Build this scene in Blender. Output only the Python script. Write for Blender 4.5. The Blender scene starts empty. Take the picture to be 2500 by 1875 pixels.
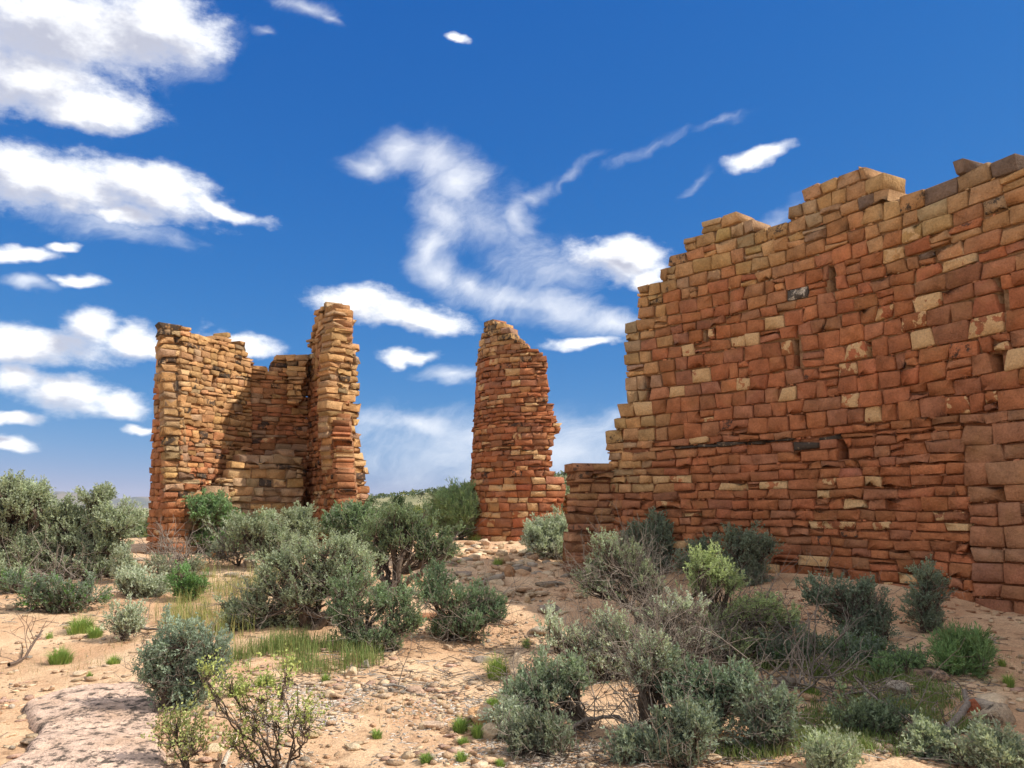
import bpy, math
import numpy as np
from math import radians, sin, cos, pi

scn = bpy.context.scene
COL = scn.collection

# ---------------------------------------------------------------- camera
W, H, FPX = 2500.0, 1875.0, 2024.0
PITCH = radians(8.45)
EYE = np.array([0.0, 0.0, 1.6])
cam_d = bpy.data.cameras.new('camera'); cam = bpy.data.objects.new('camera', cam_d); COL.objects.link(cam)
cam.location = EYE; cam.rotation_euler = (radians(90) + PITCH, 0, 0)
cam_d.sensor_width = 36; cam_d.lens = 36 * FPX / W
cam_d.clip_start = 0.1; cam_d.clip_end = 20000
scn.camera = cam

# ---------------------------------------------------------------- light
SUN_EL, SUN_TH = radians(44), radians(-9)      # elevation, angle from +x towards +y
sd = np.array([cos(SUN_EL) * cos(SUN_TH), cos(SUN_EL) * sin(SUN_TH), sin(SUN_EL)])
sun_d = bpy.data.lights.new('sun', 'SUN'); sun_d.energy = 4.9; sun_d.angle = radians(0.5); sun_d.color = (1.0, 0.95, 0.87)
sun = bpy.data.objects.new('sun', sun_d); COL.objects.link(sun)
from mathutils import Vector
sun.rotation_euler = Vector(sd).to_track_quat('Z', 'Y').to_euler()
sun.location = (20, 12, 25)

scn.view_settings.view_transform = 'Standard'; scn.view_settings.look = 'None'
scn.view_settings.exposure = 0.3; scn.view_settings.gamma = 1; scn.view_settings.use_curve_mapping = False
scn.cycles.max_bounces = 6; scn.cycles.diffuse_bounces = 4; scn.cycles.glossy_bounces = 2
scn.cycles.transparent_max_bounces = 4; scn.cycles.transmission_bounces = 2; scn.cycles.volume_bounces = 0
scn.cycles.use_denoising = True

RGT = np.array([1.0, 0, 0]); FWD = np.array([0, cos(PITCH), sin(PITCH)]); UPV = np.array([0, -sin(PITCH), cos(PITCH)])
def ray(px, py):
    return FWD * FPX + RGT * (px - W / 2) + UPV * (H / 2 - py)
def at(px, py, y):
    d = ray(px, py); return EYE + d * (y / d[1])
def azel(px, py):
    d = ray(px, py); d = d / np.linalg.norm(d)
    return math.atan2(d[0], d[1]), math.asin(d[2])

# ---------------------------------------------------------------- world: Nishita sky and clouds placed by direction
wd = bpy.data.worlds.new('World'); scn.world = wd; wd.use_nodes = True
nt = wd.node_tree; nt.nodes.clear()
def N(tree, typ, **kw):
    n = tree.nodes.new(typ)
    for k, v in kw.items():
        if k.startswith('i_'):
            n.inputs[int(k[2:])].default_value = v
        else:
            setattr(n, k, v)
    return n
def L(tree, a, b): tree.links.new(a, b)
def math_(tree, op, a, b=None, c=None, clamp=False):
    n = tree.nodes.new('ShaderNodeMath'); n.operation = op; n.use_clamp = clamp
    for i, v in enumerate((a, b, c)):
        if v is None: continue
        if isinstance(v, (int, float)): n.inputs[i].default_value = v
        else: tree.links.new(v, n.inputs[i])
    return n.outputs[0]
def maprange(tree, v, a, b, c=0.0, d=1.0, smooth=True):
    n = tree.nodes.new('ShaderNodeMapRange'); n.interpolation_type = 'SMOOTHSTEP' if smooth else 'LINEAR'
    tree.links.new(v, n.inputs[0])
    for i, x in enumerate((a, b, c, d)): n.inputs[i + 1].default_value = x
    return n.outputs[0]
def mixrgb(tree, f, a, b, typ='MIX'):
    n = tree.nodes.new('ShaderNodeMix'); n.data_type = 'RGBA'; n.blend_type = typ
    for i, v in ((0, f), (6, a), (7, b)):
        if isinstance(v, (int, float)): n.inputs[i].default_value = v
        elif isinstance(v, tuple): n.inputs[i].default_value = (*v, 1) if len(v) == 3 else v
        else: tree.links.new(v, n.inputs[i])
    return n.outputs[2]

# cloud ellipses measured in the 2212-wide view: (cx, cy, rx, ry, rotation in degrees)
K = 2500 / 2212
CUMULUS = [(130, 50, 270, 120, 0), (340, 60, 150, 95, 0), (70, 165, 190, 75, 5), (190, 235, 140, 45, -5), (-120, 120, 180, 120, 0),
           (90, 385, 250, 60, 3), (330, 415, 160, 48, 8), (470, 447, 100, 18, 12), (240, 455, 90, 22, 0), (-150, 380, 160, 60, 0),
           (60, 535, 80, 20, -8), (150, 515, 32, 12, 0), (180, 600, 55, 15, 5),
           (60, 745, 190, 44, 0), (190, 705, 60, 46, 0), (290, 735, 80, 34, 0), (520, 735, 90, 24, 5), (400, 755, 120, 16, 0),
           (35, 822, 62, 36, 0), (140, 850, 110, 44, 0), (255, 868, 75, 30, 0), (30, 905, 60, 15, 0), (25, 957, 72, 17, 0), (300, 920, 34, 14, 0),
           (775, 648, 95, 36, 0), (900, 680, 118, 32, 6), (890, 766, 62, 19, 0),
           (1320, 560, 112, 48, 6), (1365, 530, 80, 26, 8), (1400, 595, 40, 26, 0), (1640, 330, 66, 24, -8),
           (1260, 735, 80, 15, -5), (990, 84, 26, 13, 0)]
WISPY = [(800, 355, 55, 22, -5), (870, 330, 62, 34, -12), (940, 342, 62, 50, 0), (985, 400, 60, 62, 0), (955, 470, 75, 55, 20), (925, 530, 46, 58, 0), (955, 592, 58, 44, 35), (1020, 622, 82, 30, 25), (1100, 648, 100, 32, 16),
         (1200, 670, 110, 34, 10), (1320, 690, 90, 24, 6), (1040, 480, 120, 95, 0, .38), (1150, 580, 150, 80, 0, .40), (1120, 472, 38, 52, -15, .12), (1150, 430, 75, 26, -30, .42), (1230, 390, 120, 22, -25, .70),
         (1400, 330, 170, 26, -25, .95), (1560, 255, 110, 20, -15, .95), (1500, 392, 100, 18, -32, .6), (1660, 480, 200, 36, -28, .8), (660, 20, 85, 24, 8, .35), (715, 50, 40, 18, 20, .4), (575, 75, 30, 16, 0, .55), (70, 600, 50, 16, 0, .1),
         (900, 925, 190, 34, 3, .15), (1150, 975, 420, 85, 0, .05), (970, 815, 70, 16, 5, .1), (420, 130, 120, 70, -30, .45), (200, 470, 260, 36, 5, .45)]
def blob_group(name, blobs):
    g = bpy.data.node_groups.new(name, 'ShaderNodeTree')
    g.interface.new_socket('Vector', in_out='INPUT', socket_type='NodeSocketVector')
    g.interface.new_socket('Field', in_out='OUTPUT', socket_type='NodeSocketFloat')
    gi = g.nodes.new('NodeGroupInput'); go = g.nodes.new('NodeGroupOutput')
    acc = None; vec = gi.outputs[0]
    for q, (cx, cy, rx, ry, rot, *bias) in enumerate(blobs):
        if q % 5 == 4:      # keeps the evaluation sequential (shader stack size)
            ma = g.nodes.new('ShaderNodeVectorMath'); ma.operation = 'MULTIPLY_ADD'; ma.inputs[1].default_value = (1e-9, 1e-9, 0)
            g.links.new(acc, ma.inputs[0]); g.links.new(gi.outputs[0], ma.inputs[2]); vec = ma.outputs[0]
        u, v = azel(cx * K, cy * K)
        u1, v1 = azel((cx + rx * .5) * K, cy * K); u2, v2 = azel(cx * K, (cy - ry * .5) * K)
        ru = 2 * math.hypot(u1 - u, v1 - v); rv = 2 * math.hypot(u2 - u, v2 - v)
        m = g.nodes.new('ShaderNodeMapping'); m.vector_type = 'TEXTURE'
        m.inputs['Location'].default_value = (u, v, 0); m.inputs['Rotation'].default_value = (0, 0, -radians(rot))
        m.inputs['Scale'].default_value = (ru, rv, 1)
        g.links.new(vec, m.inputs[0])
        ln = g.nodes.new('ShaderNodeVectorMath'); ln.operation = 'LENGTH'; g.links.new(m.outputs[0], ln.inputs[0])
        d_ = math_(g, 'ADD', ln.outputs['Value'], bias[0]) if bias else ln.outputs['Value']
        acc = d_ if acc is None else math_(g, 'SMOOTH_MIN', acc, d_, 0.25)
    f = math_(g, 'SUBTRACT', 1.0, acc)
    g.links.new(f, go.inputs[0])
    return g
gA, gB = blob_group('cumulus_field', CUMULUS), blob_group('wispy_field', WISPY)
tc = N(nt, 'ShaderNodeTexCoord'); sx = N(nt, 'ShaderNodeSeparateXYZ'); L(nt, tc.outputs['Generated'], sx.inputs[0])
uu = math_(nt, 'ARCTAN2', sx.outputs[0], sx.outputs[1]); vv = math_(nt, 'ARCSINE', sx.outputs[2])
uv = N(nt, 'ShaderNodeCombineXYZ'); L(nt, uu, uv.inputs[0]); L(nt, vv, uv.inputs[1])
def noise(tree, vec, scale, detail=4, rough=.55, out=0, dist=0.0):
    n = tree.nodes.new('ShaderNodeTexNoise'); n.inputs['Scale'].default_value = scale
    n.inputs['Detail'].default_value = detail; n.inputs['Roughness'].default_value = rough; n.inputs['Distortion'].default_value = dist
    tree.links.new(vec, n.inputs['Vector']); return n.outputs[out]
def vmath(tree, op, a, b=None, s=None):
    n = tree.nodes.new('ShaderNodeVectorMath'); n.operation = op
    for i, v in enumerate((a, b)):
        if v is None: continue
        if isinstance(v, tuple): n.inputs[i].default_value = v
        else: tree.links.new(v, n.inputs[i])
    if s is not None: n.inputs['Scale'].default_value = s
    return n.outputs[0]
str_uv = vmath(nt, 'MULTIPLY', uv.outputs[0], (1.0, 1.7, 1.0))
warp = vmath(nt, 'SCALE', vmath(nt, 'SUBTRACT', noise(nt, str_uv, 8, 4, .6, out=1), (.5, .5, .5)), s=.055)
uvw = vmath(nt, 'MULTIPLY', vmath(nt, 'ADD', uv.outputs[0], warp), (1, 1, 0))
nz = noise(nt, str_uv, 15, 9, .68)
def field(g, vec):
    n = N(nt, 'ShaderNodeGroup'); n.node_tree = g; L(nt, vec, n.inputs[0]); return n.outputs[0]
fA = field(gA, uvw)
amp = math_(nt, 'MULTIPLY', math_(nt, 'SUBTRACT', nz, .5), 1.7)
dA_raw = math_(nt, 'ADD', fA, amp)
dA = maprange(nt, dA_raw, -.30, .62)
up_uv = vmath(nt, 'ADD', uvw, (0.012, 0.022, 0))
fA2 = field(gA, up_uv)
nz2 = noise(nt, vmath(nt, 'ADD', str_uv, (0.010, 0.030, 0)), 17, 5, .62)
dA2 = math_(nt, 'ADD', fA2, math_(nt, 'MULTIPLY', math_(nt, 'SUBTRACT', nz2, .5), 1.7))
shadeA = math_(nt, 'MULTIPLY', maprange(nt, math_(nt, 'SUBTRACT', dA2, math_(nt, 'MULTIPLY', dA_raw, .5)), -.3, .62), dA)
# wisps: streaky noise
rot = N(nt, 'ShaderNodeVectorRotate'); rot.rotation_type = 'Z_AXIS'; rot.inputs['Angle'].default_value = radians(-24); L(nt, uvw, rot.inputs['Vector'])
wn = noise(nt, vmath(nt, 'MULTIPLY', rot.outputs[0], (7, 15, 1)), 1.0, 9, .66, dist=.4)
fB = field(gB, uvw)
dB = math_(nt, 'MULTIPLY', maprange(nt, math_(nt, 'ADD', fB, math_(nt, 'MULTIPLY', math_(nt, 'SUBTRACT', wn, .5), 2.7)), -.55, 1.5), .80)
# unseen cloud outside the frame, made denser to brighten the shaded walls
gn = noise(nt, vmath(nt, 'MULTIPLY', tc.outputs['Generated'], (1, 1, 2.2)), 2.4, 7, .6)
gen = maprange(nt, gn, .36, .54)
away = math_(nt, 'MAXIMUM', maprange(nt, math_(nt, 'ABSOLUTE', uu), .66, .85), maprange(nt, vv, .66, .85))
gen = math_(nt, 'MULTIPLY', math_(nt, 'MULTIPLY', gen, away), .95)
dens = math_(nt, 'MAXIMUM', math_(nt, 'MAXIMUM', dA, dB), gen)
SKY_CAL = ((1.6, .135), (.72, .76), (.36, 2.45))     # the deep blue of the photograph, pale towards the horizon
sky = N(nt, 'ShaderNodeTexSky', sky_type='NISHITA', sun_disc=False)
sky.sun_elevation = SUN_EL; sky.sun_rotation = pi / 2 - SUN_TH; sky.altitude = 1600; sky.air_density = 1.0; sky.dust_density = .35; sky.ozone_density = 3.0
sp = N(nt, 'ShaderNodeSeparateColor'); L(nt, sky.outputs[0], sp.inputs[0]); cb = N(nt, 'ShaderNodeCombineColor')
for k_, (ga, mu) in enumerate(SKY_CAL): L(nt, math_(nt, 'MULTIPLY', math_(nt, 'POWER', sp.outputs[k_], ga), mu), cb.inputs[k_])
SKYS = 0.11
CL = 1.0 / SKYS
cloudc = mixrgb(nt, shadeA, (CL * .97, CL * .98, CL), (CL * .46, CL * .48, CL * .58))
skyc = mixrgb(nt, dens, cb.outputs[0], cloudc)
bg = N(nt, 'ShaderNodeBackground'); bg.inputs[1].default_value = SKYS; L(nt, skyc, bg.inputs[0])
wo = N(nt, 'ShaderNodeOutputWorld'); L(nt, bg.outputs[0], wo.inputs[0])
wd.cycles.sampling_method = 'MANUAL'; wd.cycles.sample_map_resolution = 512

# ---------------------------------------------------------------- numpy noise and mesh helpers
def _h(ix, iy, iz, seed):
    n = (ix.astype(np.int64) * 374761393 + iy.astype(np.int64) * 668265263 + iz.astype(np.int64) * 2147483647 + seed * 974711) & 0xffffffff
    n = ((n ^ (n >> 13)) * 1274126177) & 0xffffffff
    n = ((n ^ (n >> 15)) * 2246822519) & 0xffffffff
    return ((n ^ (n >> 16)) & 0xffffff) / float(0xffffff)
def vnoise(x, y, z=None, seed=0):
    x = np.asarray(x, float); y = np.asarray(y, float)
    z = np.zeros_like(x) if z is None else np.asarray(z, float)
    fx, fy, fz = np.floor(x), np.floor(y), np.floor(z)
    tx, ty, tz = x - fx, y - fy, z - fz
    tx = tx * tx * (3 - 2 * tx); ty = ty * ty * (3 - 2 * ty); tz = tz * tz * (3 - 2 * tz)
    r = 0
    for dz, wz in ((0, 1 - tz), (1, tz)):
        for dy, wy in ((0, 1 - ty), (1, ty)):
            for dx, wx in ((0, 1 - tx), (1, tx)):
                r = r + wx * wy * wz * _h(fx + dx, fy + dy, fz + dz, seed)
    return r
def fbm(x, y, z=None, seed=0, oct=4, gain=.5):
    r, a, s, t = 0, 1.0, 1.0, 0.0
    for o in range(oct):
        r = r + a * (vnoise(np.asarray(x) * s, np.asarray(y) * s, None if z is None else np.asarray(z) * s, seed + o * 17) - .5)
        t += a; a *= gain; s *= 2.03
    return r / t * 2
def sstep(a, b, x):
    t = np.clip((np.asarray(x, float) - a) / (b - a), 0, 1); return t * t * (3 - 2 * t)

class Geo:
    """collects faces; build() links them as one mesh object"""
    def __init__(self): self.V = []; self.F3 = []; self.F4 = []; self.C = []; self.n = 0
    def add(self, V, F, col=(1, 1, 1, 0)):
        V = np.asarray(V, float).reshape(-1, 3); F = np.asarray(F, int)
        (self.F3 if F.shape[1] == 3 else self.F4).append(F + self.n)
        self.V.append(V); c = np.asarray(col, float)
        self.C.append(np.broadcast_to(c, (len(V), 4)) if c.ndim == 1 else c)
        self.n += len(V)
    def add2(self, V, F3, F4, col=(1, 1, 1, 0)):
        n0 = self.n; self.add(V, F4, col); self.F3.append(np.asarray(F3, int) + n0)
    def mesh(self, name, mat, smooth=False, origin=(0, 0, 0)):
        me = bpy.data.meshes.new(name)
        V = np.concatenate(self.V) - np.asarray(origin)
        F3 = np.concatenate(self.F3) if self.F3 else np.zeros((0, 3), int)
        F4 = np.concatenate(self.F4) if self.F4 else np.zeros((0, 4), int)
        nl = F3.size + F4.size
        me.vertices.add(len(V)); me.vertices.foreach_set('co', V.astype(np.float32).ravel())
        me.loops.add(nl); me.loops.foreach_set('vertex_index', np.concatenate([F3.ravel(), F4.ravel()]).astype(np.int32))
        me.polygons.add(len(F3) + len(F4))
        st = np.concatenate([np.arange(len(F3)) * 3, F3.size + np.arange(len(F4)) * 4]).astype(np.int32)
        me.polygons.foreach_set('loop_start', st)
        if smooth: me.polygons.foreach_set('use_smooth', np.ones(len(st), bool))
        a = me.attributes.new('Col', 'FLOAT_COLOR', 'POINT')
        a.data.foreach_set('color', np.concatenate(self.C).astype(np.float32).ravel())
        me.materials.append(mat); me.update(calc_edges=True)
        return me
    def build(self, name, mat, parent=None, smooth=False, origin=(0, 0, 0)):
        """origin is in world space; parent is an unrotated empty"""
        o = bpy.data.objects.new(name, self.mesh(name, mat, smooth, origin)); COL.objects.link(o)
        o.location = np.asarray(origin) - (np.asarray(parent.location) if parent else 0)
        if parent: o.parent = parent
        return o
def tag(o, label=None, cat=None, group=None, kind=None):
    if label: o['label'] = label
    if cat: o['category'] = cat
    if group: o['group'] = group
    if kind: o['kind'] = kind
    return o
def empty(name, loc, **kw):
    o = bpy.data.objects.new(name, None); COL.objects.link(o); o.location = [float(v) for v in loc]
    o.empty_display_size = .2
    return tag(o, **kw)
def norm(v): return v / np.maximum(np.linalg.norm(v, axis=-1, keepdims=True), 1e-9)
def tube(geo, P, R, n=5, col=(1, 1, 1, 0)):
    P = np.asarray(P, float); R = np.asarray(R, float); k = len(P)
    T = norm(np.gradient(P, axis=0)); ref = np.array([.31, .83, .46])
    A = norm(np.cross(T, ref)); B = np.cross(T, A)
    an = np.arange(n) * 2 * pi / n
    V = P[:, None] + R[:, None, None] * (np.cos(an)[None, :, None] * A[:, None] + np.sin(an)[None, :, None] * B[:, None])
    i = np.arange(k - 1)[:, None] * n; j = np.arange(n)[None]; j2 = (j + 1) % n
    F = np.stack([i + j, i + j2, i + n + j2, i + n + j], -1).reshape(-1, 4)
    geo.add(V, F, col)
def prisms(geo, P, Q, r0, r1, col):
    """thin three-sided sticks from P to Q"""
    m = len(P)
    if m == 0: return
    T = norm(Q - P); A = norm(np.cross(T, np.array([.31, .83, .46]))); B = np.cross(T, A)
    an = np.arange(3) * 2 * pi / 3
    off = np.cos(an)[None, :, None] * A[:, None] + np.sin(an)[None, :, None] * B[:, None]
    r0 = np.broadcast_to(np.asarray(r0, float), (m,))[:, None, None]; r1 = np.broadcast_to(np.asarray(r1, float), (m,))[:, None, None]
    V = np.concatenate([P[:, None] + off * r0, Q[:, None] + off * r1], 1).reshape(-1, 3)
    b = np.arange(m)[:, None, None] * 6
    F = (b + np.array([[0, 1, 4, 3], [1, 2, 5, 4], [2, 0, 3, 5]])[None]).reshape(-1, 4)
    c = np.asarray(col, float)
    if c.ndim == 2: c = np.repeat(c, 6, 0)
    geo.add(V, F, c)

# ---------------------------------------------------------------- materials
def new_mat(name):
    m = bpy.data.materials.new(name); m.use_nodes = True; t = m.node_tree; t.nodes.clear()
    out = t.nodes.new('ShaderNodeOutputMaterial'); return m, t, out
def bump(t, h, strength, dist):
    b = t.nodes.new('ShaderNodeBump'); b.inputs['Strength'].default_value = strength; b.inputs['Distance'].default_value = dist
    t.links.new(h, b.inputs['Height']); return b.outputs[0]
def pbsdf(t, out, col, rough=.9, nrm=None, spec=.15):
    p = t.nodes.new('ShaderNodeBsdfPrincipled'); p.inputs['Roughness'].default_value = rough
    p.inputs['Specular IOR Level'].default_value = spec
    if isinstance(col, tuple): p.inputs['Base Color'].default_value = (*col, 1)
    else: t.links.new(col, p.inputs['Base Color'])
    if nrm is not None: t.links.new(nrm, p.inputs['Normal'])
    t.links.new(p.outputs[0], out.inputs[0]); return p
def attr(t, name='Col'):
    a = t.nodes.new('ShaderNodeVertexColor'); a.layer_name = name; return a
def pos(t): return t.nodes.new('ShaderNodeNewGeometry').outputs['Position']

def stone_material(name='weathered_sandstone', pale=(.60, .375, .185), dark=(.05, .04, .034), bs=.9, lsc=9):
    """Col.rgb = the stone's colour; Col.a: 0..1 share of fresh pale face, below 0 share of dark lichen"""
    m, t, out = new_mat(name); a = attr(t); p = pos(t)
    n1 = noise(t, p, 5.5, 5, .6); n2 = noise(t, p, 38, 4, .65); n3 = noise(t, p, 17, 5, .7); n5 = noise(t, p, 6.5, 4, .55)
    v = math_(t, 'ADD', math_(t, 'MULTIPLY', n1, .75), math_(t, 'MULTIPLY', n2, .55))
    v = maprange(t, v, .40, .90, .55, 1.40, smooth=False)
    col = mixrgb(t, 1.0, a.outputs[0], v, 'MULTIPLY')
    # blotches of ochre and of iron red
    col = mixrgb(t, math_(t, 'MULTIPLY', maprange(t, noise(t, p, 2.3, 4, .6), .5, .75), .35), col, (.33, .17, .065))
    # pale spalls
    al = a.outputs[1]
    th = math_(t, 'SUBTRACT', .74, math_(t, 'MULTIPLY', al, .46))
    sp = maprange(t, math_(t, 'SUBTRACT', math_(t, 'ADD', math_(t, 'MULTIPLY', n5, .75), math_(t, 'MULTIPLY', n3, .25)), th), 0, .035)
    sp = math_(t, 'MULTIPLY', sp, math_(t, 'GREATER_THAN', al, .05))
    palec = mixrgb(t, 1.0, pale, maprange(t, n2, .3, .7, .75, 1.15, smooth=False), 'MULTIPLY')
    col = mixrgb(t, sp, col, palec)
    # lichen and dark varnish
    lc = maprange(t, math_(t, 'ADD', noise(t, p, lsc, 6, .75), math_(t, 'MULTIPLY', al, -.36)), .60, .72)
    lc = math_(t, 'MULTIPLY', lc, maprange(t, al, .04, -.15, .0, .92, smooth=False))
    col = mixrgb(t, lc, col, dark)
    hb = math_(t, 'ADD', math_(t, 'MULTIPLY', n3, .7), math_(t, 'MULTIPLY', n2, .8))
    pbsdf(t, out, col, .92, bump(t, hb, bs, .03), .08)
    return m
M_STONE = stone_material()

def leaf_material(name):
    m, t, out = new_mat(name); a = attr(t)
    d = t.nodes.new('ShaderNodeBsdfDiffuse'); d.inputs['Roughness'].default_value = .3; tr = t.nodes.new('ShaderNodeBsdfTranslucent')
    t.links.new(a.outputs[0], d.inputs[0])
    tcol = mixrgb(t, 1.0, a.outputs[0], (1.15, 1.2, .75), 'MULTIPLY'); t.links.new(tcol, tr.inputs[0])
    mx = t.nodes.new('ShaderNodeMixShader'); mx.inputs[0].default_value = .28
    t.links.new(d.outputs[0], mx.inputs[1]); t.links.new(tr.outputs[0], mx.inputs[2]); t.links.new(mx.outputs[0], out.inputs[0])
    return m
M_LEAF = leaf_material('sage_leaf')
def bark_material():
    m, t, out = new_mat('bark'); a = attr(t); p = pos(t)
    n = noise(t, vmath(t, 'MULTIPLY', p, (1, 1, .35)), 70, 4, .7)
    col = mixrgb(t, 1.0, a.outputs[0], maprange(t, n, .3, .7, .55, 1.4, smooth=False), 'MULTIPLY')
    pbsdf(t, out, col, .95, bump(t, n, .8, .01), .05); return m
M_BARK = bark_material()

# ---------------------------------------------------------------- terrain
def terrain(x, y, detail=True):
    x = np.asarray(x, float); y = np.asarray(y, float); r = np.hypot(x, y)
    z = .85 * sstep(3, 19, y)
    z = z + .14 * sstep(2.0, 5.0, x) * sstep(6, 9, y) * (1 - sstep(14, 17, y))
    z = z - .14 * sstep(3, 6, -x) * sstep(9, 14, y)
    z = z - .20 * np.exp(-(((x - 1.6) / 2.0) ** 2 + ((y - 13.6) / 2.6) ** 2))
    z = z - .9 * sstep(22, 45, y) - 2.6 * sstep(40, 400, r) * sstep(-60, 60, -x + 40) - 1.0 * sstep(25, 80, np.maximum(-y, 0))
    hill = 10.8 * np.exp(-(((x - 40) / 80) ** 2 + ((y - 190) / 62) ** 2))
    hill = hill + 9 * np.exp(-(((x - 210) / 120) ** 2 + ((y - 260) / 90) ** 2))
    z = z + hill
    z = z + sstep(30, 150, r) * (fbm(x / 40, y / 40, seed=5, oct=3) * .9 + fbm(x / 160, y / 160, seed=9, oct=3) * 1.6 * sstep(150, 600, r))
    if detail:
        near = 1 - sstep(20, 60, r)
        z = z + near * (fbm(x / 2.2, y / 2.2, seed=1, oct=3) * .10 + fbm(x / .45, y / .45, seed=2, oct=3) * .028 + fbm(x / .11, y / .11, seed=3, oct=2) * .010)
        # bedrock ledges where the path climbs between the ruins
        led = np.exp(-(((x - .2) / 1.6) ** 2 + ((y - 13.2) / 3.2) ** 2))
        q = (y + fbm(x / .9, y / .9, seed=21, oct=3) * .9) / .62
        z = z + led * .075 * (sstep(.55, .8, q - np.floor(q)) - .5)
    return z
def ground_hit(px, py):
    d = ray(px, py); ys = np.concatenate([np.arange(2.5, 40, .02), np.arange(40, 600, 1.0)])
    P = EYE[None] + d[None] * (ys / d[1])[:, None]
    below = P[:, 2] < terrain(P[:, 0], P[:, 1], False)
    i = int(np.argmax(below)) if below.any() else len(ys) - 1
    p = P[i].copy(); p[2] = float(terrain(p[0], p[1])); return p

def ground_material():
    m, t, out = new_mat('desert_soil'); p = pos(t); a = attr(t)
    n1 = noise(t, p, .9, 5, .6); n2 = noise(t, p, 7, 5, .65); n3 = noise(t, p, 60, 4, .7); n4 = noise(t, p, 2.1, 4, .6)
    c = mixrgb(t, maprange(t, n1, .38, .64), (.52, .32, .185), (.66, .455, .28))
    c = mixrgb(t, math_(t, 'MULTIPLY', maprange(t, n4, .52, .70), .5), c, (.42, .21, .11))
    c = mixrgb(t, math_(t, 'MULTIPLY', maprange(t, n2, .52, .7), .55), c, (.22, .125, .07))
    c = mixrgb(t, 1.0, c, maprange(t, n3, .3, .72, .62, 1.3, smooth=False), 'MULTIPLY')
    veg = mixrgb(t, maprange(t, noise(t, p, .12, 6, .7), .4, .62), (.30, .265, .15), (.19, .19, .10))
    c = mixrgb(t, a.outputs[1], c, veg)
    h = math_(t, 'ADD', math_(t, 'MULTIPLY', n2, .6), math_(t, 'MULTIPLY', n3, .35))
    pbsdf(t, out, c, .95, bump(t, h, .7, .05), .05); return m
M_GROUND = ground_material()
rr = np.concatenate([[.4, 1.2], np.geomspace(2, 26, 330), np.geomspace(26.6, 6000, 100)])
aa = np.concatenate([np.linspace(-46, 46, 560), np.linspace(46, 314, 90)[1:-1]]) * pi / 180
RR, AA = np.meshgrid(rr, aa, indexing='ij'); gx, gy = RR * np.sin(AA), RR * np.cos(AA)
gz = terrain(gx, gy)
nr, na = RR.shape
ii = np.arange(nr - 1)[:, None] * na; jj = np.arange(na)[None]; j2 = (jj + 1) % na
g = Geo()
gc = np.ones((nr * na, 4)); gc[:, 3] = (sstep(21, 34, gy) * (1 - .45 * sstep(-2, -9, gx) * (1 - sstep(24, 60, gy))) + sstep(30, 60, RR) * (1 - sstep(21, 34, gy))).ravel()
g.add2(np.stack([gx, gy, gz], -1).reshape(-1, 3), np.zeros((0, 3), int), np.stack([ii + j2, ii + jj, ii + na + jj, ii + na + j2], -1).reshape(-1, 4), gc)
ctr = np.array([[0, 0, float(terrain(0, 0))]]); n0 = g.n
g.add(ctr, np.array([[0, -n0 + j, -n0 + (j + 1) % na] for j in range(na)]), (1, 1, 1, 0))
ground = g.build('ground', M_GROUND, smooth=True); tag(ground, kind='structure')

# far blue mountains beyond the plain
def mountain_range(name, dist, hmax, pxs, seed, mat):
    gg = Geo(); k = 240; px = np.linspace(pxs[0], pxs[1], k)
    az = np.arctan((px - W / 2) / FPX)
    hh = hmax * (.45 + .55 * sstep(.0, .35, (px - pxs[0]) / (pxs[1] - pxs[0])) * (1 - sstep(.45, 1, (px - pxs[0]) / (pxs[1] - pxs[0])))) * (1 + .35 * fbm(px / 90, px * 0, seed=seed, oct=5))
    rows = 9; V = []
    for i in range(rows):
        t = i / (rows - 1); prof = sin(pi * t) ** .8
        rad = dist * (1 + .16 * (t - .4)) + 60 * fbm(px / 40, px * 0 + i * .7, seed=seed + 3, oct=3)
        V.append(np.stack([rad * np.sin(az), rad * np.cos(az), -14 + (hh + 14) * prof * (1 + .12 * fbm(px / 30, px * 0 + i * .9, seed=seed + 5, oct=4))], -1))
    V = np.stack(V); i = np.arange(rows - 1)[:, None] * k; j = np.arange(k - 1)[None]
    gg.add(V.reshape(-1, 3), np.stack([i + j, i + j + 1, i + k + j + 1, i + k + j], -1).reshape(-1, 4))
    return tag(gg.build(name, mat, smooth=True), kind='structure')
mm, t, out = new_mat('mountain_rock'); p_ = pos(t)
pbsdf(t, out, mixrgb(t, maprange(t, noise(t, p_, .006, 5, .6), .4, .6), (.10, .11, .10), (.19, .16, .13)), 1.0)
mountain_range('mountains', 4600, 66, (-900, 1500), 3, mm)

# the air between: one closed box of thin haze round everything
hg = Geo(); hx = 6300.
hv = np.array([(x, y, z) for z in (-60., 125.) for y in (-hx, hx) for x in (-hx, hx)])
hg.add(hv, np.array([[0, 2, 3, 1], [4, 5, 7, 6], [0, 1, 5, 4], [2, 6, 7, 3], [0, 4, 6, 2], [1, 3, 7, 5]]))
hm, t, out = new_mat('haze_air'); pv = t.nodes.new('ShaderNodeVolumePrincipled'); pv.inputs['Color'].default_value = (.86, .90, 1.0, 1); pv.inputs['Density'].default_value = 0.7e-4
pv.inputs['Anisotropy'].default_value = .2; t.links.new(pv.outputs[0], out.inputs['Volume'])
tag(hg.build('haze', hm), 'thin pale blue air between the ruins and the mountains', None, None, 'stuff')

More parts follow.
